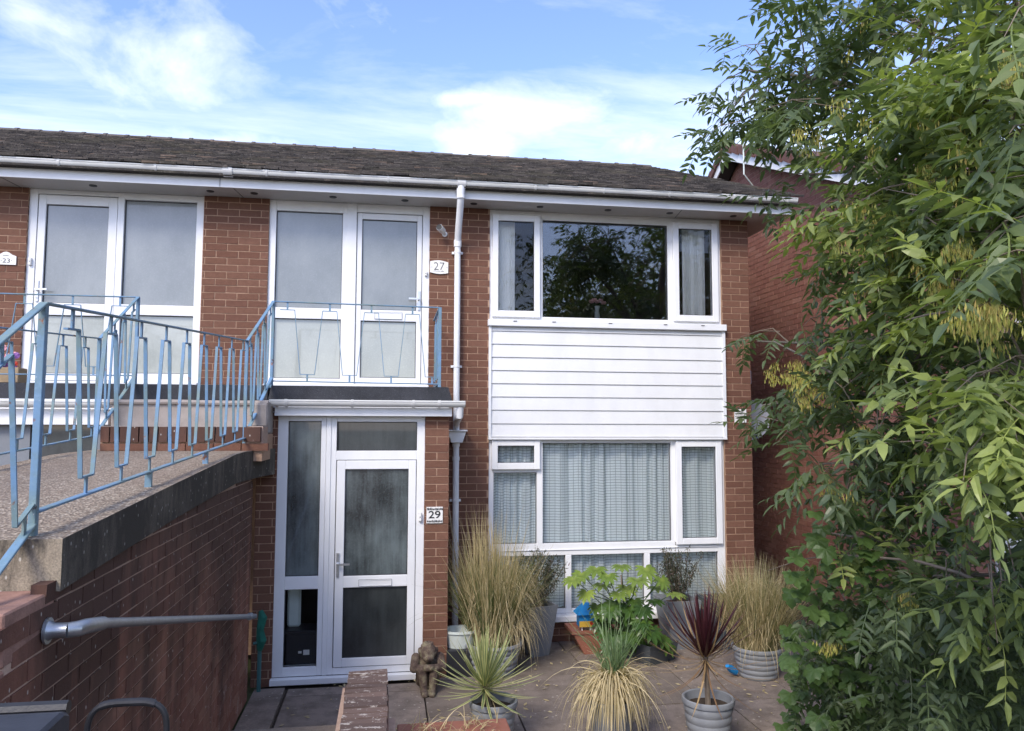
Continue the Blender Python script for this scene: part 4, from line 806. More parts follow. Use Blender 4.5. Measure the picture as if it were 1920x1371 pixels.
t = thing('plastic_tub', (.72, -1.0, .2), 'white-green plastic tub on a black crate behind the stone figure', 'tub'); MB().lathe([(0, .26), (.13, .26), (.17, .40), (.185, .40), (.185, .42), (.16, .42), (.12, .30), (0, .28)], (.70, -.92, 0), 28, sy=.8).build('tub_body', m_tub, t, smooth=True)
o = MB().box(.56, .86, -1.06, -.76, 0, .26).build('crate', m_black, None, bevel=.01); meta(o, 'black crate beneath the white-green tub behind the stone figure', 'crate')
for i, (a, b_) in enumerate((((.80, -.75, .02), (.62, -.30, 1.55)), ((.80, -.72, .02), (.90, -.2, 1.0)))):
    o = MB().tube([a, b_], .006, 6).build('garden_cane', m_cane); meta(o, 'thin cane leaning steeply beside the lower downpipe' if i == 0 else 'shorter cane crossing in front of the lower downpipe', 'cane')
t = thing('folded_parasol', (-1.12, -1.18, 0), 'green folded fabric on a teal pole tucked behind the wall end', 'folded parasol'); MB().tube([(-1.10, -1.22, 0), (-1.10, -1.22, .62)], .018, 8).build('pole', m_teal, t, smooth=True)
MB().tube([(-1.10, -1.22, .38), (-1.085, -1.23, .46), (-1.10, -1.22, .55), (-1.08, -1.23, .66), (-1.10, -1.22, .72)], [.025, .045, .032, .04, .018], 10).build('fabric', m_green_bag, t, smooth=True); MB().tube([(-1.15, -1.24, .44), (-1.06, -1.25, .46)], .014, 6).build('strap', m_teal, t)
t = thing('hand_trowel', (3.42, -1.1, .05), 'small bright blue plastic piece on the slabs left of the right grass pot', 'tool'); MB().tube([(3.13, -1.50, .14), (3.18, -1.47, .10), (3.24, -1.44, .06)], [.02, .035, .03], 8).build('plastic_body', m_bluep, t, smooth=True)
# balcony trough with flowers
t = thing('balcony_trough', (-3.5, -.8, 2.73), 'wooden trough on the far left balcony', 'planter'); MB().box(-3.95, -3.33, -.86, -.68, 2.73, 2.87).build('trough_body', m_wood, t, bevel=.006)
t = thing('bedding_flowers', (-3.5, -.78, 2.85), 'red and purple bedding flowers in the wooden trough at the far left', 'flowers')
for i in range(40):
    p = np.array((random.uniform(-3.9, -3.34), random.uniform(-.86, -.70), 2.88+random.uniform(0, .20))); c = random.choice((m_red, m_purple, m_pink, m_purple)); s_ = random.uniform(.02, .035)
    me = mesh('bloom', [p+np.array((math.cos(a)*s_, -abs(math.sin(a*2))*.008, math.sin(a)*s_)) for a in np.linspace(0, 2*math.pi, 9)[:-1]]+[p+np.array((0, -.01, 0))], [[i_, (i_+1) % 8, 8] for i_ in range(8)], c); link('bloom', me, t)

# ------------------------------------------------------------------ foliage generators
def rot_basis(d, up=(0, 0, 1)):
    d = d/np.linalg.norm(d); a = np.cross(up, d)
    if np.linalg.norm(a) < 1e-4: a = np.array((1., 0, 0))
    a /= np.linalg.norm(a); return np.stack([a, d, np.cross(a, d)*1.0], 1)   # columns: side, along, normal
def leaflet(L_, W_, fold=.25, curl=.15):
    """blade along +y, width x, normal z; 8 verts"""
    y = np.array([0, .28, .28, .28, .68, .68, .68, 1.0])*L_; wv = np.array([0, -.92, 0, .92, -.72, 0, .72, 0])*W_/2; z = np.abs(wv)*fold-curl*L_*(y/L_)**2
    return np.stack([wv, y, z], 1), np.array([[0, 2, 1], [0, 3, 2], [1, 2, 5], [1, 5, 4], [2, 3, 6], [2, 6, 5], [4, 5, 7], [5, 6, 7]])
def ash_leaf(var):
    r = np.random.default_rng(100+var); Lr = r.uniform(.20, .27); n = r.integers(4, 6); V = []; F = []; T_ = []; k = 0
    def rach(t): return np.array((0.01*math.sin(3*t+var), Lr*t, -.20*Lr*t*t))
    base = r.uniform(.2, .8)
    for i in range(n):
        t = .28+.62*i/(n-1)
        for sgn in (-1, 1):
            v, f = leaflet(r.uniform(.056, .090), r.uniform(.021, .032), r.uniform(.0, .7), r.uniform(-.1, .55)); a = R_(r.uniform(48, 66))*sgn; c, s = math.cos(a), math.sin(a); tw = r.normal(0, .4); dr = r.normal(-.22, .25)
            x, y, z = v[:, 0].copy(), v[:, 1].copy(), v[:, 2].copy(); z = z+x*tw+y*dr; v = np.stack([x*c+y*s, -x*s+y*c, z], 1)+rach(t); V.append(v); F.append(f+k); k += 8; T_ += [base+r.normal(0, .05)]*8
    v, f = leaflet(.085, .031, .3, .25); V.append(v+rach(1)); F.append(f+k); k += 8; T_ += [base]*8
    for i in range(4):
        p0, p1 = rach(i/4), rach((i+1)/4); w_ = .0022; V.append(np.array([p0+(-w_, 0, 0), p0+(w_, 0, 0), p1+(w_, 0, 0), p1+(-w_, 0, 0)])); F.append(np.array([[0, 1, 2], [0, 2, 3]])+k); k += 4; T_ += [.9]*4
    return np.concatenate(V), np.concatenate(F), np.array(T_)
ASH = [ash_leaf(i) for i in range(7)]
def join_leaves(lib, places, name, mat, parent, kind='stuff'):
    V = []; F = []; T_ = []; k = 0
    for (p, Rm_, s, vi, tt) in places:
        v, f, t = lib[vi]; V.append(v@Rm_.T*s+p); F.append(f+k); k += len(v); T_.append(np.clip(t*.35+tt, 0, 1))
    o = link(name, mesh(name, np.concatenate(V), np.concatenate(F), mat, np.concatenate(T_)), parent)
    if kind: o['kind'] = kind
    return o
def euler_of(Rm_): return Matrix([list(r) for r in Rm_]).to_euler()
def scatter_leaves(lib, places, mat, parent, cap=300, name='leaf', restname='foliage', ntint=6):
    """nearest (largest in view) leaves become objects, the rest one joined part"""
    sc = []
    for pl_ in places:
        x, y, z = pix(pl_[0]); sc.append((pl_[2]/z if (z > .3 and -30 < x < 1950 and -30 < y < 1400) else 0))
    order = np.argsort(-np.array(sc)); cache = {}
    for i in order[:cap]:
        p, Rm_, s, vi, tt = places[i]; tb = round(tt*ntint)/ntint; k = (vi, tb)
        if k not in cache:
            v, f, t = lib[vi]; cache[k] = mesh(name, v, f, mat, np.clip(t*.35+tb, 0, 1))
        o = link(name, cache[k], parent, p); o.rotation_euler = euler_of(Rm_); o.scale = (s, s, s)
    if len(order) > cap: join_leaves(lib, [places[i] for i in order[cap:]], restname, mat, parent)

# ------------------------------------------------------------------ ash tree
ash = thing('ash_tree', (5.1, -5.3, .55), 'large ash tree with pinnate leaves and yellow-green keys filling the right side', 'tree')
EDGE = [(-200, 1475), (0, 1480), (50, 1500), (75, 1400), (110, 1355), (200, 1345), (240, 1350), (258, 1450), (290, 1540), (340, 1520), (372, 1490), (440, 1480), (520, 1500), (570, 1475), (605, 1420), (650, 1405), (700, 1440), (740, 1425), (790, 1420), (825, 1500), (880, 1540), (950, 1530), (1010, 1545), (1060, 1510), (1120, 1500), (1250, 1520), (1371, 1500), (1500, 1500)]
def edge_x(y):
    return float(np.interp(y, [e[0] for e in EDGE], [e[1] for e in EDGE]))
TR0 = np.array((5.1, -5.3, .5)); skel = []
trunk = [TR0, TR0+(-.05, .05, 1.0), TR0+(-.2, .1, 2.2), TR0+(-.25, .2, 3.4), TR0+(-.1, .3, 4.8), TR0+(0, .3, 6.4)]
MB().tube(trunk, [.17, .14, .115, .09, .06, .02], 12).build('trunk', m_bark, ash, smooth=True)
tgt = [at(1385, 130, 6.2), at(1500, 330, 6.2), at(1560, 60, 6.0), at(1420, 640, 6.3), at(1430, 760, 6.2), at(1540, 870, 5.6), at(1700, 60, 5.2), at(1600, 450, 5.3), at(1680, 620, 4.7), at(1800, 200, 4.0), at(1850, 420, 3.4), at(1880, 720, 3.1), at(1780, 900, 3.8), at(1950, 250, 3.2), at(1650, 250, 5.2), at(1850, 20, 4.2), at(1560, 1000, 5.2), at(1750, 1080, 4.2)]
def curve(a, b, sag, n=7):
    return [lerp(a, b, t)+np.array((0, 0, sag*math.sin(math.pi*t)))+rng.normal(0, .02, 3)*(0 < t < 1) for t in np.linspace(0, 1, n)]
nodes = []
for i, g_ in enumerate(tgt):
    hz_ = np.clip((g_[2]-.5)*.62, .7, 5.2); tt = hz_/6.4; base = np.array([np.interp(hz_, [p[2]-.5 for p in trunk], [p[j] for p in trunk]) for j in range(3)])
    c = curve(base, g_, random.uniform(.05, .35)); ln = np.linalg.norm(g_-base); q = MB(); q.tube(c, list(np.linspace(.016+.011*ln, .006, len(c))), 8); q.build('limb', m_bark, ash, smooth=True); nodes += [lerp(c[j], c[j+1], u) for j in range(1, len(c)-1) for u in (0, .5)]
nodes = np.array(nodes)
places = []; tw_ = MB(); ntw = 0
def clump(c, nl, spread, tbase, scale=1.0):
    global ntw
    i = np.argmin(((nodes-c)**2).sum(1)+rng.random(len(nodes))*.05); a = nodes[i]; out_ = c-a; d = np.linalg.norm(out_); dr = out_/max(d, .01)
    if d < 1.6:
        mid = lerp(a, c, .55)+np.array((0, 0, .06)); tw_.tube([a, mid, c], [.007, .005, .0025], 5, caps=False); ntw += 1
    dirb = dr*np.array((1, 1, .4))+rng.normal(0, .35, 3); dirb /= np.linalg.norm(dirb); ln = spread
    end = c+dirb*ln*.5-np.array((0, 0, .06)); st_ = c-dirb*ln*.5; tw_.tube([st_, c, end], [.004, .003, .0015], 4, caps=False)
    for k in range(nl):
        t = (k+.5)/nl; p = lerp(st_, end, t)+rng.normal(0, .012, 3); side = np.cross(dirb, (0, 0, 1)); side /= np.linalg.norm(side)+1e-6
        dl = side*(1 if k % 2 else -1)*rng.uniform(.5, 1.0)+dirb*rng.uniform(.2, .9)+np.array((0, 0, -rng.uniform(-.35, 1.05)))+rng.normal(0, .25, 3)
        Rb = rot_basis(dl); 
        if Rb[2, 2] < 0: Rb[:, 2] *= -1; Rb[:, 0] *= -1
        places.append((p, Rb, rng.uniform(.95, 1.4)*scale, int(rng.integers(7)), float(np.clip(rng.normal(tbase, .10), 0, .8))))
def depth(x): return np.interp(x, [1340, 1480, 1650, 1800, 1920, 2400], [6.3, 6.0, 5.2, 4.2, 3.5, 3.2])
# in-view clumps
cnt = 0
while cnt < 330:
    y = rng.uniform(-60, 1120); x = rng.uniform(1330, 1960); e = edge_x(y)
    if x < e: continue
    dens = .28+.72*min(1, (x-e)/220)
    if 300 < y < 620 and x < 1620: dens *= .5
    if 1000 < y and x < 1650: dens *= .35
    if 830 < y < 1060 and x > 1720: dens *= .22
    if 560 < y < 720 and 1770 < x < 1850: dens *= .3
    if y < 90 and 1650 < x < 1780: dens *= .55
    if rng.random() > dens: continue
    d = depth(x)+rng.normal(0, .45)
    if d < 2.3: continue
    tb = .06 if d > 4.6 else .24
    if rng.random() < .3 and (x > 1600): tb = .55  # paler tint puts sunlight into the colour of some right-hand clumps
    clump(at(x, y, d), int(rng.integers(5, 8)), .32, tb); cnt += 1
# crown outside the frame: above, right and behind, so that the tree is whole and shows in the window reflection
for i in range(170):
    v = rng.normal(0, 1, 3); v /= np.linalg.norm(v); r = rng.random()**.45; c = np.array((4.7, -5.0, 4.9))+v*r*np.array((2.9, 2.2, 2.7))
    x, y, z = pix(c)
    if z > .5 and x < edge_x(min(max(y, -200), 1400))+60 and y > -120: continue
    if c[2] < .9: continue
    if np.linalg.norm(c-CP) < 2.0: continue
    clump(c, 6, .34, .2)
# the side of the crown to the right of the picture, where the limbs go on
for i in range(150):
    d = rng.uniform(2.9, 5.6); clump(at(rng.uniform(1960, 2700), rng.uniform(-150, 1150), d), 7, .36, .18)
# spur tips
for (x, y, d, s_) in ((1395, 85, 6.3, .4), (1360, 150, 6.3, .35), (1352, 225, 6.3, .35), (1400, 170, 6.2, .4), (1430, 120, 6.1, .4), (1445, 350, 6.3, .25), (1425, 620, 6.2, .3), (1425, 780, 6.2, .3), (1530, 900, 5.6, .35)): clump(at(x, y, d), 6, s_, .14)
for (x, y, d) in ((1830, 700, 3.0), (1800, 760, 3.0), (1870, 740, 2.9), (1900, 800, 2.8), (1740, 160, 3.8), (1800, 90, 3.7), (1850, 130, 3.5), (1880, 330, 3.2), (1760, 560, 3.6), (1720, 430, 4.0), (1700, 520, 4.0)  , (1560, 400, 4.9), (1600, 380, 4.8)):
    clump(at(x, y, d), 6, .3, .72); clump(at(x+rng.normal(0, 25), y+rng.normal(0, 25), d+.1), 5, .3, .6)  # lime tint on these sprays stands in for sun on their leaves
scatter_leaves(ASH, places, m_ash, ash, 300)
o = tw_.build('twigs', m_twig, ash); o['kind'] = 'stuff'
MB().tube([at(1905, 560, 3.3), at(1800, 582, 3.35), at(1740, 590, 3.45), at(1700, 600, 3.6)], [.008, .007, .005, .003], 6).build('branch', m_twig, ash, smooth=True)
MB().tube([at(1650, 760, 5.0), at(1560, 700, 5.3), at(1500, 665, 5.6), at(1450, 640, 5.9)], [.014, .011, .008, .005], 6).build('branch', m_bark, ash, smooth=True)
MB().tube([at(1640, 1045, 4.6), at(1560, 1040, 4.9), at(1500, 1050, 5.2), at(1440, 1070, 5.5)], [.007, .006, .004, .002], 6).build('branch', m_twig, ash, smooth=True)
MB().tube([at(1900, 1120, 3.6), at(1800, 1075, 3.9), at(1720, 1052, 4.2), at(1640, 1045, 4.6)], [.011, .010, .008, .007], 6).build('branch', m_twig, ash, smooth=True)
# keys
def keys(var):
    r = np.random.default_rng(900+var); V = []; F = []; T_ = []; k = 0
    for i in range(26):
        d = np.array((r.normal(0, .024), r.normal(0, .024), -r.uniform(.005, .055))); L_ = r.uniform(.022, .031); w_ = .0066; a = r.uniform(0, math.pi); s = np.array((math.cos(a), math.sin(a), 0))*w_/2; e = d+np.array((r.normal(0, .004), r.normal(0, .004), -L_)); m_ = lerp(d, e, .62)
        V.append(np.array([d, m_-s, e, m_+s])); F.append(np.array([[0, 1, 2], [0, 2, 3]])+k); k += 4; T_ += [r.uniform(0, 1)]*4
        V.append(np.array([(0, 0, 0.0), d, d+(.0015, 0, 0)])); F.append(np.array([[0, 1, 2]])+k); k += 3; T_ += [.8]*3
    return np.concatenate(V), np.concatenate(F), np.array(T_)
KM = [mesh('seed_cluster', *keys(i)[:2], m_seed, keys(i)[2]) for i in range(5)]
kp = []
for (x, y, d, n_, sx_, sy_) in ((1690, 430, 4.6, 9, 45, 20), (1640, 400, 4.9, 4, 20, 15), (1860, 590, 3.25, 10, 42, 14), (1765, 505, 4.0, 5, 20, 15), (1470, 690, 5.8, 6, 28, 18), (1500, 700, 5.7, 4, 15, 12), (1540, 730, 5.6, 3, 12, 8), (1890, 130, 3.5, 5, 15, 30), (1790, 220, 4.2, 4, 25, 12), (1740, 310, 4.4, 4, 15, 20), (1640, 250, 5.0, 5, 30, 20), (1560, 220, 5.6, 5, 40, 25), (1610, 110, 5.6, 4, 20, 40), (1535, 270, 5.8, 4, 20, 15), (1660, 520, 4.8, 5, 30, 12), (1780, 350, 4.0, 4, 15, 15), (1560, 915, 5.2, 3, 15, 10), (1700, 1110, 4.5, 2, 6, 5), (1570, 1195, 5.0, 2, 8, 5), (1840, 460, 3.6, 6, 30, 15), (1900, 480, 3.4, 4, 15, 10), (1620, 800, 5.2, 2, 5, 8), (1510, 750, 5.6, 2, 8, 5), (1800, 265, 4.1, 4, 20, 8)):
    for i in range(int(n_*1.9)): kp.append((at(x+rng.normal(0, sx_), y+rng.normal(0, sy_*1.2), (d-.4)+rng.normal(-.05, .15)), rng.uniform(.85, 1.3)))
for p, s_ in kp:
    o = link('seed_cluster', random.choice(KM), ash, p); o.scale = (s_, s_, s_*1.1); o.rotation_euler.z = random.uniform(0, 6)

# ------------------------------------------------------------------ lower shrubs
def palmate(nl, L_, var, deep=.45, droop=.2, w=.30):
    r = np.random.default_rng(300+var); V = [(0, 0, 0)]; ang = np.linspace(-115, 115, nl) if nl > 5 else np.linspace(-95, 95, nl); F = []; k = 1
    for i, a in enumerate(ang):
        l = L_*(1-.35*abs(a)/115)*r.uniform(.92, 1.05); aa = R_(a); c, s = math.cos(aa), math.sin(aa)
        def P(u, v): 
            x, y = v*l, u*l; rr = math.hypot(x, y); return (x*c+y*s, -x*s+y*c, -droop*rr*rr/L_+abs(v)*l*.22)
        pts = [P(deep, -.10-w*.22), P(deep, 0), P(deep, .10+w*.22), P(.72, -w*.55), P(.72, 0), P(.72, w*.55), P(1, 0)]; V += pts
        F += [[0, k+1, k], [0, k+2, k+1], [k, k+1, k+4], [k, k+4, k+3], [k+1, k+2, k+5], [k+1, k+5, k+4], [k+3, k+4, k+6], [k+4, k+5, k+6]]
        if i: F += [[0, k, k-5]]
        k += 7
    return np.array(V), np.array(F), np.full(len(V), .5)+r.normal(0, .1)
SYC = [palmate(5, .085, i, .42, .25, .62) for i in range(4)]
syc = thing('sycamore_sapling', (4.25, -2.0, .1), 'young sycamore with broad lobed leaves at the lower left of the ash tree', 'shrub'); places = []
tw_ = MB()
stems = [[(4.6, -2.3, .1), (4.45, -2.35, .8), (4.2, -2.3, 1.5)], [(4.65, -2.5, .1), (4.3, -2.9, .6), (3.9, -3.1, .55)], [(4.5, -2.1, .1), (4.15, -1.9, .7), (3.95, -1.8, 1.1)]]
for s_ in stems: tw_.tube(s_, [.012, .009, .004], 6)
cn = 0
while cn < 330:
    x = rng.uniform(1455, 1790); y = rng.uniform(930, 1385)
    if x < np.interp(y, [930, 1050, 1130, 1250, 1371], [1540, 1475, 1470, 1480, 1440]): continue
    if rng.random() > (1.0 if x < 1650 else .5): continue
    d = rng.uniform(4.5, 6.0); dl = np.array((rng.normal(-.2, .6), rng.normal(-.9, .5), rng.normal(-.6, .4))); Rb = rot_basis(dl)
    if Rb[2, 2] < 0: Rb[:, 2] *= -1; Rb[:, 0] *= -1
    p = at(x, y, d)
    if p[2] < .05: continue
    places.append((p, Rb, rng.uniform(.7, 1.25), int(rng.integers(4)), float(rng.uniform(.05, .6)))); cn += 1
scatter_leaves(SYC, places, m_syc, syc); tw_.build('stem', m_twig, syc, smooth=True)
shr = thing('dense_shrub', (5.3, -3.6, .3), 'dense dark leafy shrub filling the bottom right below the ash tree', 'shrub'); places = []
cn = 0
while cn < 900:
    x = rng.uniform(1500, 2050); y = rng.uniform(1000, 1420)
    if x < 1560 and y < 1150: continue
    if y < np.interp(x, [1500, 1650, 1750, 1920, 2050], [1130, 1090, 1060, 1010, 960]): continue
    d = rng.uniform(3.6, 6.2) if x > 1620 else rng.uniform(4.8, 6.2); p = at(x, y, d)
    if p[2] < .15: continue
    dl = rng.normal(0, .7, 3)+np.array((-.1, -.5, -.7)); Rb = rot_basis(dl)
    if Rb[2, 2] < 0: Rb[:, 2] *= -1; Rb[:, 0] *= -1
    places.append((p, Rb, rng.uniform(.75, 1.1), int(rng.integers(7)), float(rng.uniform(0, .5)))); cn += 1
scatter_leaves(ASH, places, m_dkleaf, shr)
q = MB()
for i in range(14):
    a = np.array((random.uniform(4.9, 6.2), random.uniform(-4.6, -2.6), .3)); q.tube([a, a+(random.uniform(-.3, .1), random.uniform(-.2, .2), .6), a+(random.uniform(-.6, .2), random.uniform(-.4, .3), random.uniform(1.0, 1.5))], [.012, .008, .003], 5)
q.build('stem', m_twig, shr, smooth=True)
# ground cover of needle shoots in bottom right
def strips(n, fn, name, mat, parent, seg=4, kind=None):
    """fn(i)-> root, dir0, length, width, droop, tint"""
    V = []; F = []; T_ = []; k = 0
    for i in range(n):
        r0, d0, l, w_, dr, tt = fn(i); d0 = d0/np.linalg.norm(d0); side = np.cross(d0, (0, 0, 1.0)); ns = np.linalg.norm(side); side = side/ns if ns > .05 else np.array((1., 0, 0)); a = rng.uniform(-.9, .9); side = side*math.cos(a)+np.cross(d0, side)*math.sin(a)
        p = np.array(r0, float); d = d0.copy(); 
        for s_ in range(seg+1):
            u = s_/seg; ww = w_*(1-u**2.2)*.5+w_*.04; V += [p-side*ww, p+side*ww]; T_ += [tt, tt]
            if s_ < seg: F.append([k, k+1, k+3, k+2]); 
            k += 2; p = p+d*l/seg; d = d+np.array((0, 0, -dr/seg)); d /= np.linalg.norm(d)
    o = link(name, mesh(name, V, np.array(F), mat, np.clip(T_, 0, 1)), parent)
    if kind: o['kind'] = kind
    return o
def gc(i):
    x, y = rng.uniform(4.0, 7.5), rng.uniform(-4.9, -2.2); return (x, y, max(hgt(x, y), 0)), np.array((rng.normal(0, .5), rng.normal(-.2, .5), 1)), rng.uniform(.12, .3), .008, rng.uniform(.2, 1.2), rng.uniform(0, 1)
o = strips(6000, gc, 'ground_cover', m_greenb, None, 3, 'stuff'); meta(o, 'low green needle-like ground cover under the shrubs at the bottom right', 'ground cover')

# ------------------------------------------------------------------ potted plants
def grass(name, c, label, n, h, spread, tmix, lean=.25, droop=.8, w=.006, top_n=0):
    t = thing(name, tuple(c), label, 'ornamental grass')
    def f(i):
        a = rng.uniform(0, 2*math.pi); r = rng.random()**.6*spread*.4; root = (c[0]+r*math.cos(a), c[1]+r*math.sin(a), c[2]); d = np.array((math.cos(a)*lean*rng.uniform(0, 1.3)+rng.normal(0, .08), math.sin(a)*lean*rng.uniform(0, 1.3)+rng.normal(0, .08), 1.0))
        u = rng.random(); return root, d, h*rng.uniform(.55, 1.0), w*rng.uniform(.7, 1.3), droop*rng.uniform(.1, 1.5)*(1.2 if u < .3 else .6), tmix(u)
    strips(n, f, 'grass_blades', m_straw, t, 6, 'stuff'); return t
g1 = grass('tall_grass', (1.0, -.93, .26), 'tall tawny ornamental grass with upright stems in the pot by the downpipe', 1500, 1.08, .46, lambda u: rng.uniform(.3, 1) if u > .35 else rng.uniform(.0, .3), lean=.36, droop=1.1)
def heads(i):
    a = rng.uniform(0, 6.28); return (1.0+.12*math.cos(a)-.02, -.86+.12*math.sin(a), .35), np.array((rng.normal(-.08, .12), rng.normal(0, .1), 1)), rng.uniform(.95, 1.28), .007, rng.uniform(.05, .5), rng.uniform(.55, .9)
strips(170, heads, 'seed_stems', m_straw, g1, 6, 'stuff')
def curly(i):
    a = rng.uniform(0, 6.28); return (1.08+.18*math.cos(a), -.90+.15*math.sin(a), rng.uniform(.35, .9)), np.array((rng.normal(.35, .5), rng.normal(-.3, .5), .8)), rng.uniform(.25, .6), .0045, rng.uniform(2, 6), rng.uniform(.5, 1)
strips(1000, curly, 'curling_blades', m_straw, g1, 8, 'stuff')
g2 = grass('tall_grass', (3.46, -1.44, .25), 'straw-coloured feathery grass in the ribbed pot by the right brick corner', 2000, .92, .45, lambda u: rng.uniform(.1, 1), lean=.46, droop=1.1, w=.005)
def curly2(i):
    a = rng.uniform(0, 6.28); return (3.46+.16*math.cos(a), -1.44+.15*math.sin(a), rng.uniform(.3, .85)), np.array((rng.normal(0, .6), rng.normal(-.3, .5), .7)), rng.uniform(.2, .5), .0045, rng.uniform(2, 6), rng.uniform(.4, 1)
strips(600, curly2, 'curling_blades', m_straw, g2, 8, 'stuff')
# centre pot: green tuft with pale dead skirt
c = np.array((1.63, -2.88, .37)); t = thing('clumping_grass', tuple(c), 'grass with green upright tuft and pale dead blades drooping over the fluted bucket', 'ornamental grass')
def f1(i):
    a = rng.uniform(0, 6.28); return c+(rng.normal(0, .03), rng.normal(0, .03), .18), np.array((rng.normal(0, .34), rng.normal(0, .3), 1)), rng.uniform(.25, .62), .008, rng.uniform(.3, 2.2)*rng.random(), rng.uniform(.4, 1)
def f2(i):
    a = rng.uniform(0, 6.28); e = rng.uniform(.2, 1.8); return c+(math.cos(a)*.05, math.sin(a)*.05, rng.uniform(.02, .20)), np.array((math.cos(a)+rng.normal(0, .3), math.sin(a)+rng.normal(0, .3), e)), rng.uniform(.25, .60)*(1 if rng.random() < .6 else .7), .0075, rng.uniform(1.8, 6.5), rng.uniform(.6, 1.0)
strips(100, f1, 'green_blades', m_greenb, t, 6, 'stuff'); strips(680, f2, 'dead_blades', m_straw, t, 8, 'stuff')
# sword-leaf rosettes: each leaf a part
def sword(name, L_, W_, droop, mat, tv, seg=7, two=None):
    V = []; F = []; T_ = []
    for s_ in range(seg+1):
        u = s_/seg; ww = W_*.5*(math.sin(math.pi*min(1, .18+u*.82))**.7 if u < 1 else .02); y = L_*u; z = -droop*L_*u*u
        V += [(-ww, y, z+ww*.25), (0, y, z), (ww, y, z+ww*.25)]; T_ += [tv if two is None else two, tv, tv if two is None else two]
    for s_ in range(seg):
        k = s_*3; F += [[k, k+1, k+4, k+3], [k+1, k+2, k+5, k+4]]
    return mesh(name, V, np.array(F), mat, T_)
def rosette(name, c, label, n, L0, W_, mat, fn, cat, trunk=None, two=None):
    t = thing(name, tuple(c), label, cat)
    for i in range(n):
        u = (i+.5)/n; el_, L_, dr, tv = fn(u); az_ = i*2.399963+rng.normal(0, .1); me = sword('leaf', L_*L0, W_*rng.uniform(.8, 1.1)*(.62 if cat == 'cordyline' and u > .6 else 1), dr, mat, tv, two=two)
        o = link('leaf', me, t, (c[0], c[1], c[2]+.05*(1-u))); d = np.array((math.cos(az_)*math.cos(el_), math.sin(az_)*math.cos(el_), math.sin(el_))); o.rotation_euler = euler_of(np.stack([np.cross(d, np.cross((0, 0, 1), d)+1e-6)*0+rot_basis(d)[:, 0], d, np.cross(rot_basis(d)[:, 0], d)], 1))
    if trunk: MB().tube([trunk, (c[0], c[1], c[2]+.04)], [.022, .020], 8).build('stem', m_twig, t, smooth=True)
    return t
rosette('cordyline', (2.35, -2.86, .62), 'spiky purple-red cordyline with drooping tan lower leaves', 110, .47, .022, m_cord, lambda u: (R_(82-100*u) if u < .62 else R_(30-100*(u-.62)/.38), rng.uniform(.85, 1.1), .04+(.1*u if u < .62 else .8*u*rng.uniform(.6, 1.3)), rng.uniform(0, .55) if u < .62 else rng.uniform(.75, 1)), 'cordyline', trunk=(2.36, -2.87, .28))
rosette('yucca', (.72, -2.66, .42), 'variegated yellow-green spiky yucca beside the stone figure', 92, .43, .023, m_yuc, lambda u: (R_(84-110*u), rng.uniform(.75, 1.1), .03+.16*u, rng.uniform(0, .45)), 'yucca', trunk=(.76, -2.66, .26), two=.95)
# fatsia
FAT = [palmate(9, .15, 20+i, .30, .22, .25) for i in range(4)]
fat = thing('fatsia_shrub', (2.45, -.55, 0), 'fatsia with big glossy yellow-green lobed leaves in front of the window', 'shrub')
lead = [(1075, 1085), (1118, 1065), (1130, 1095), (1165, 1060), (1175, 1100), (1210, 1065), (1230, 1100), (1262, 1112), (1150, 1130), (1190, 1125), (1100, 1110), (1205, 1140), (1140, 1078), (1195, 1085), (1150, 1160), (1200, 1165), (1175, 1180), (1130, 1165), (1220, 1180), (1185, 1205), (1215, 1210), (1160, 1195), (1235, 1195), (1145, 1140), (1170, 1150), (1225, 1125), (1090, 1075), (1240, 1085), (1160, 1112), (1120, 1135)]
lead += [(rng.uniform(1120, 1250), rng.uniform(1130, 1215)) for _ in range(12)]
for i, (x, y) in enumerate(lead):
    p = at(x, y, 7.75+rng.normal(0, .14)); d = np.array((p[0]-2.45, rng.uniform(-.9, -.5), rng.uniform(-.8, .1))); Rb = rot_basis(d); n_ = Rb[:, 2]
    if n_[2] < 0: Rb[:, 2] *= -1; Rb[:, 0] *= -1
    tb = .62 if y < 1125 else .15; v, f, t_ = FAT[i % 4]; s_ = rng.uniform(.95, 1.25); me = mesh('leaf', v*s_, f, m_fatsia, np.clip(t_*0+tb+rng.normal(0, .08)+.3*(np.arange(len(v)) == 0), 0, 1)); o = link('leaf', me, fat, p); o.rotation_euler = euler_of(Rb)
    MB().tube([(2.45+rng.normal(0, .03), -.55, .25+.3*rng.random()), tuple(lerp((2.45, -.55, .4), p, .6)+np.array((0, 0, -.03))), tuple(p)], [.006, .005, .004], 5).build('leaf_stalk', m_greenb, fat, smooth=True)
MB().tube([(2.45, -.6, 0), (2.44, -.56, .4), (2.42, -.5, .8)], [.018, .014, .008], 8).build('stem', m_twig, fat, smooth=True)
# wispy shrubs in tall planters
def wispy(c, label, h, sp, n):
    t = thing('wispy_shrub', tuple(c), label, 'shrub'); q = MB(); V = []
    for i in range(26):
        a = rng.uniform(0, 6.28); e = c+np.array((math.cos(a)*sp*rng.uniform(.2, 1), math.sin(a)*sp*.6*rng.uniform(.2, 1), h*rng.uniform(.6, 1))); m_ = lerp(c, e, .5)+rng.normal(0, .03, 3); q.tube([c, m_, e], [.004, .003, .0015], 4, caps=False); V += [lerp(m_, e, u)+rng.normal(0, .02, 3) for u in rng.random(n//26)]+[lerp(c, m_, u)+rng.normal(0, .02, 3) for u in .3+.7*rng.random(n//60)]
    q.build('stem', m_twig, t)
    def f(i): return V[i], rng.normal(0, 1, 3)+(0, 0, .6), rng.uniform(.02, .045), .009, .3, rng.uniform(0, 1)
    strips(len(V), f, 'leaves', m_heath, t, 2, 'stuff')
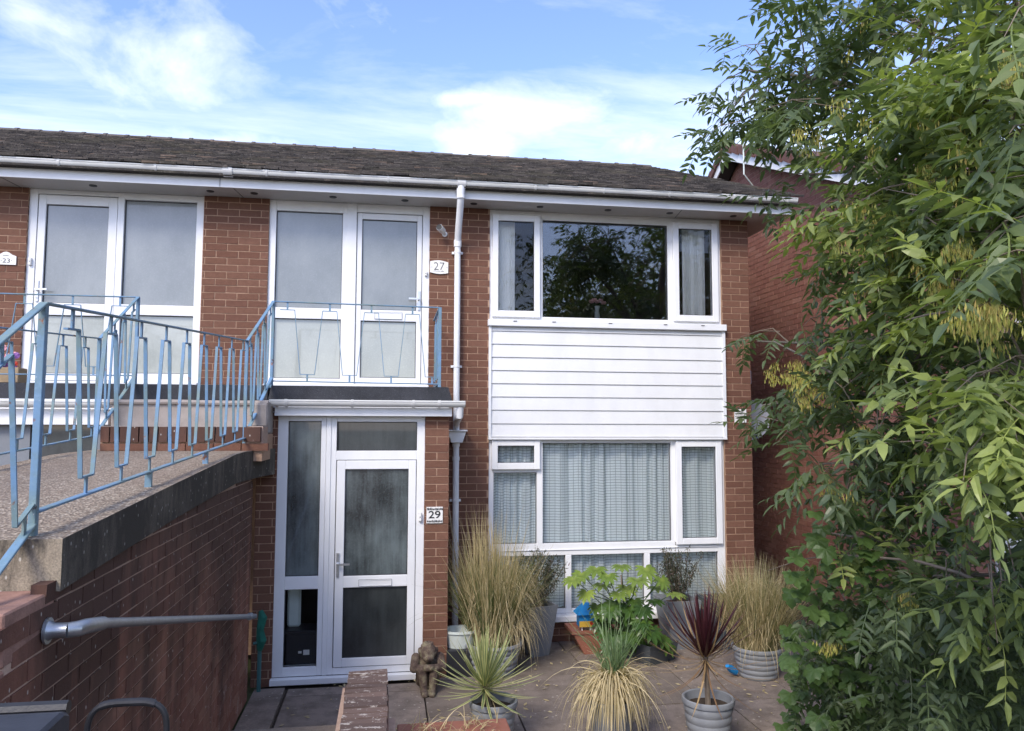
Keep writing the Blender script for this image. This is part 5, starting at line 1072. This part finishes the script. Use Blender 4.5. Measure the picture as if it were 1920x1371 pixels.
wispy(np.array((1.53, -.42, .46)), 'dark wispy shrub behind the tall tawny grass at the left planter', .62, .32, 2400)
wispy(np.array((3.10, -.38, .46)), 'dark twiggy shrub in the tall planter before the right low pane', .62, .30, 1700)
def dry(i):
    a = rng.uniform(0, 6.28); return (rng.uniform(.12, .66), rng.uniform(-4.0, -3.82), .6), np.array((rng.normal(0, .6), rng.normal(0, .5), 1)), rng.uniform(.08, .26), .005, rng.uniform(1, 4), rng.uniform(.5, 1)
o = strips(110, dry, 'dry_stems', m_straw, None, 6, 'stuff'); meta(o, 'dry curling stems rising from the brown trough at the bottom edge', 'dead plant')

def weeds(i):
    j = int(rng.integers(0, 4)); y = ys[j+1] if rng.random() < .5 else rng.uniform(-3.0, -.1); x = rng.uniform(.4, 4.3) if y in ys else xs[int(rng.integers(1, 5))]
    return (x+rng.normal(0, .008), y+rng.normal(0, .008), -.01), rng.normal(0, .6, 3)+(0, 0, .9), rng.uniform(.015, .06), .004, rng.uniform(0, 3), rng.uniform(0, 1)
o = strips(900, weeds, 'joint_weeds', m_straw, None, 3, 'stuff'); meta(o, 'tiny weeds and dry stalks growing in the joints between the paving slabs', 'weeds')
V = []; F = []; T_ = []; k = 0
for i in range(420):
    p = np.array((rng.uniform(-.8, 4.6), rng.uniform(-3.0, -.05), rng.uniform(.014, .022))); a = rng.uniform(0, 6.28); l = rng.uniform(.01, .035); w_ = l*rng.uniform(.25, .5); d = np.array((math.cos(a), math.sin(a), 0)); n_ = np.array((-d[1], d[0], 0))
    V += [p-d*l, p-n_*w_+(0, 0, .004), p+d*l+(0, 0, .006), p+n_*w_]; F.append([k, k+1, k+2, k+3]); T_ += [rng.uniform(.5, 1)]*4; k += 4
o = link('fallen_leaves', mesh('fallen_leaves', V, np.array(F), m_straw, T_)); o['kind'] = 'stuff'; meta(o, 'small dry fallen leaf fragments scattered over the paving', 'leaf litter')
# ------------------------------------------------------------------ seated stone figure
gn = thing('stone_figure', (.37, -1.36, 0), 'weathered stone garden figure sitting hunched with folded arms on its knees', 'statue')
bm = bmesh.new(); gx, gy = .37, -1.33
def ball(x, y, z, r, sx=1, sy=1, sz=1):
    m_ = Matrix.Translation((gx+x, gy+y, z)) @ Matrix.Diagonal((sx, sy, sz, 1)); bmesh.ops.create_icosphere(bm, subdivisions=3, radius=r, matrix=m_)
def limb(a, b, r0, r1, n=7):
    for i in range(n+1):
        t = i/n; p = lerp(a, b, t); ball(p[0], p[1], p[2], r0*(1-t)+r1*t)
ball(0, .03, .14, .105, 1.1, 1, 1); ball(0, .02, .24, .10, 1.15, .9, 1.2)                # hips, back
for s_ in (-1, 1):
    limb((.06*s_, 0, .10), (.055*s_, -.13, .235), .06, .048); limb((.055*s_, -.13, .235), (.04*s_, -.15, .05), .047, .036); limb((.04*s_, -.15, .035), (.035*s_, -.235, .028), .036, .03)
    limb((.115*s_, .0, .32), (.135*s_, -.09, .24), .046, .042); limb((.135*s_, -.09, .24), (-.02*s_, -.17, .265), .04, .034)
ball(0, -.055, .385, .085, 1.0, 1.05, 1.0); ball(0, -.125, .345, .048, 1.15, .9, .9); ball(0, -.165, .35, .017); ball(-.085, -.05, .40, .024, .6, 1, 1.3); ball(.085, -.05, .40, .024, .6, 1, 1.3)
for i in range(26):
    a = rng.uniform(0, 6.28); e = rng.uniform(.1, 1.4); ball(math.cos(a)*math.cos(e)*.08, -.045+math.sin(a)*math.cos(e)*.08, .39+math.sin(e)*.085, rng.uniform(.012, .022))
me = bpy.data.meshes.new('figure_body'); bm.to_mesh(me); bm.free(); me.materials.append(m_stone); o = link('figure_body', me, gn)
gn.scale = (.92, .92, .90); r = o.modifiers.new('r', 'REMESH'); r.mode = 'VOXEL'; r.voxel_size = .007; r.use_smooth_shade = True; s_ = o.modifiers.new('s', 'SMOOTH'); s_.factor = .6; s_.iterations = 3

# ------------------------------------------------------------------ neighbour house and things to the right
nb = thing('neighbour_house', (6.5, 2, 0), 'neighbouring brick house with gable side wall behind the ash tree', 'house')
XN = 5.75; AP = (3.45, 7.05); EF = (-1.75, 4.80); ER = (6.6, 5.2)
def roofz(y): return AP[1]-(AP[0]-y)*(AP[1]-EF[1])/(AP[0]-EF[0]) if y < AP[0] else AP[1]-(y-AP[0])*(AP[1]-ER[1])/(ER[0]-AP[0])
mb = MB(); mb.prism([(-1.4, 0), (-1.4, roofz(-1.4)-.2), (AP[0], AP[1]-.2), (6.4, roofz(6.4)-.2), (6.4, 0)], 0, XN+.004, 12); nwall = mb.build('wall', m_mortar_n, nb)
nbk = face_bricks(XN, 1, -1, -1.4, 6.2, 0, 7.1, keep=lambda y, z: z < roofz(y)-.16); nbk += face_bricks(-1.406, 0, 0, XN, 6.05, 0, 4.7)
lay_bricks(nbk, m_brick_n, nwall, 300)
def sl_box(y0, z0, y1, z1, x0, x1, t, mat, name, par):
    return MB().prism([(y0, z0), (y1, z1), (y1, z1-t), (y0, z0-t)], 0, x0, x1).build(name, mat, par)
XV = 5.45
nr = sl_box(EF[0], EF[1], AP[0], AP[1], XV+.02, 12, .06, m_ntile, 'roof', nb); sl_box(AP[0], AP[1], ER[0], ER[1], XV+.02, 12, .06, m_ntile, 'roof_slope', nb)
sl_box(EF[0], EF[1]-.10, AP[0], AP[1]-.10, XV+.03, XV+.05, .15, m_white, 'bargeboard', nb); sl_box(AP[0], AP[1]-.10, ER[0], ER[1]-.10, XV+.03, XV+.05, .15, m_white, 'bargeboard', nb)
sl_box(EF[0], EF[1]-.23, AP[0], AP[1]-.23, XV+.05, XN-.03, .012, m_interior, 'verge_soffit', nb); sl_box(AP[0], AP[1]-.23, ER[0], ER[1]-.23, XV+.05, XN-.03, .012, m_interior, 'verge_soffit', nb)
def verge(a, b, n):
    for i in range(n):
        p0, p1 = lerp(a, b, i/n+.004), lerp(a, b, (i+1)/n-.004); q = MB(); q.prism([(p0[0], p0[1]+.05), (p1[0], p1[1]+.02), (p1[0], p1[1]-.12), (p0[0], p0[1]-.09)], 0, XV-.01, XV+.028); q.prism([(p0[0], p0[1]+.05), (p1[0], p1[1]+.02), (p1[0], p1[1]+.005), (p0[0], p0[1]+.03)], 0, XV+.03, XV+.22); q.build('verge_tile', m_ntile, nr)
verge(AP, EF, 19); verge(AP, ER, 12)
MB().tube([(XN-.05, 2.6, 5.9), (XV-.15, 2.4, 6.2), (XV-.15, 2.4, 6.95)], .012, 8).build('aerial_pole', m_tub, nb, smooth=True); 
q = MB(); q.box(6.05, 8.6, -1.43, -1.402, 0, 2.2); 
for i in range(16): q.box(6.07+i*.16, 6.20+i*.16, -1.445, -1.43, .03, 2.12)
q.build('garage_door', m_white, nb)
q = MB(); q.box(6.4, 8.2, -1.46, -1.41, 2.9, 4.1); q.build('bay_panel', m_white, nb)
# trees behind the viewer that the window panes mirror
def far_tree(x, y, h, r, label, sd):
    t = thing('broadleaf_tree', (x, y, .7), label, 'tree', 'trees mirrored in the window panes'); MB().tube([(x, y, .6), (x+.1, y, h*.5), (x, y, h*.8)], [.22, .15, .05], 10).build('trunk', m_bark, t, smooth=True); rr = np.random.default_rng(sd)
    cen = [np.array((x, y, h*.66))+rr.normal(0, 1, 3)*np.array((r*.5, r*.5, h*.14)) for _ in range(16)]
    def f(i):
        c_ = cen[i % 16]; v = rr.normal(0, 1, 3); v /= np.linalg.norm(v); return c_+v*r*.5*rr.random()**.4, rr.normal(0, 1, 3)+(0, 0, -.3), rr.uniform(.2, .34), .13, .6, rr.uniform(0, .8)
    strips(3600, f, 'crown', m_dkleaf, t, 2, 'stuff')
far_tree(9.5, -19, 9.5, 3.6, 'broad dark tree behind the viewer, mirrored in the upper window', 1); far_tree(16, -24, 9, 4, 'rounder dark tree further right behind the viewer', 2); far_tree(-16, -40, 9, 4, 'distant tree behind the viewer on the left', 3)
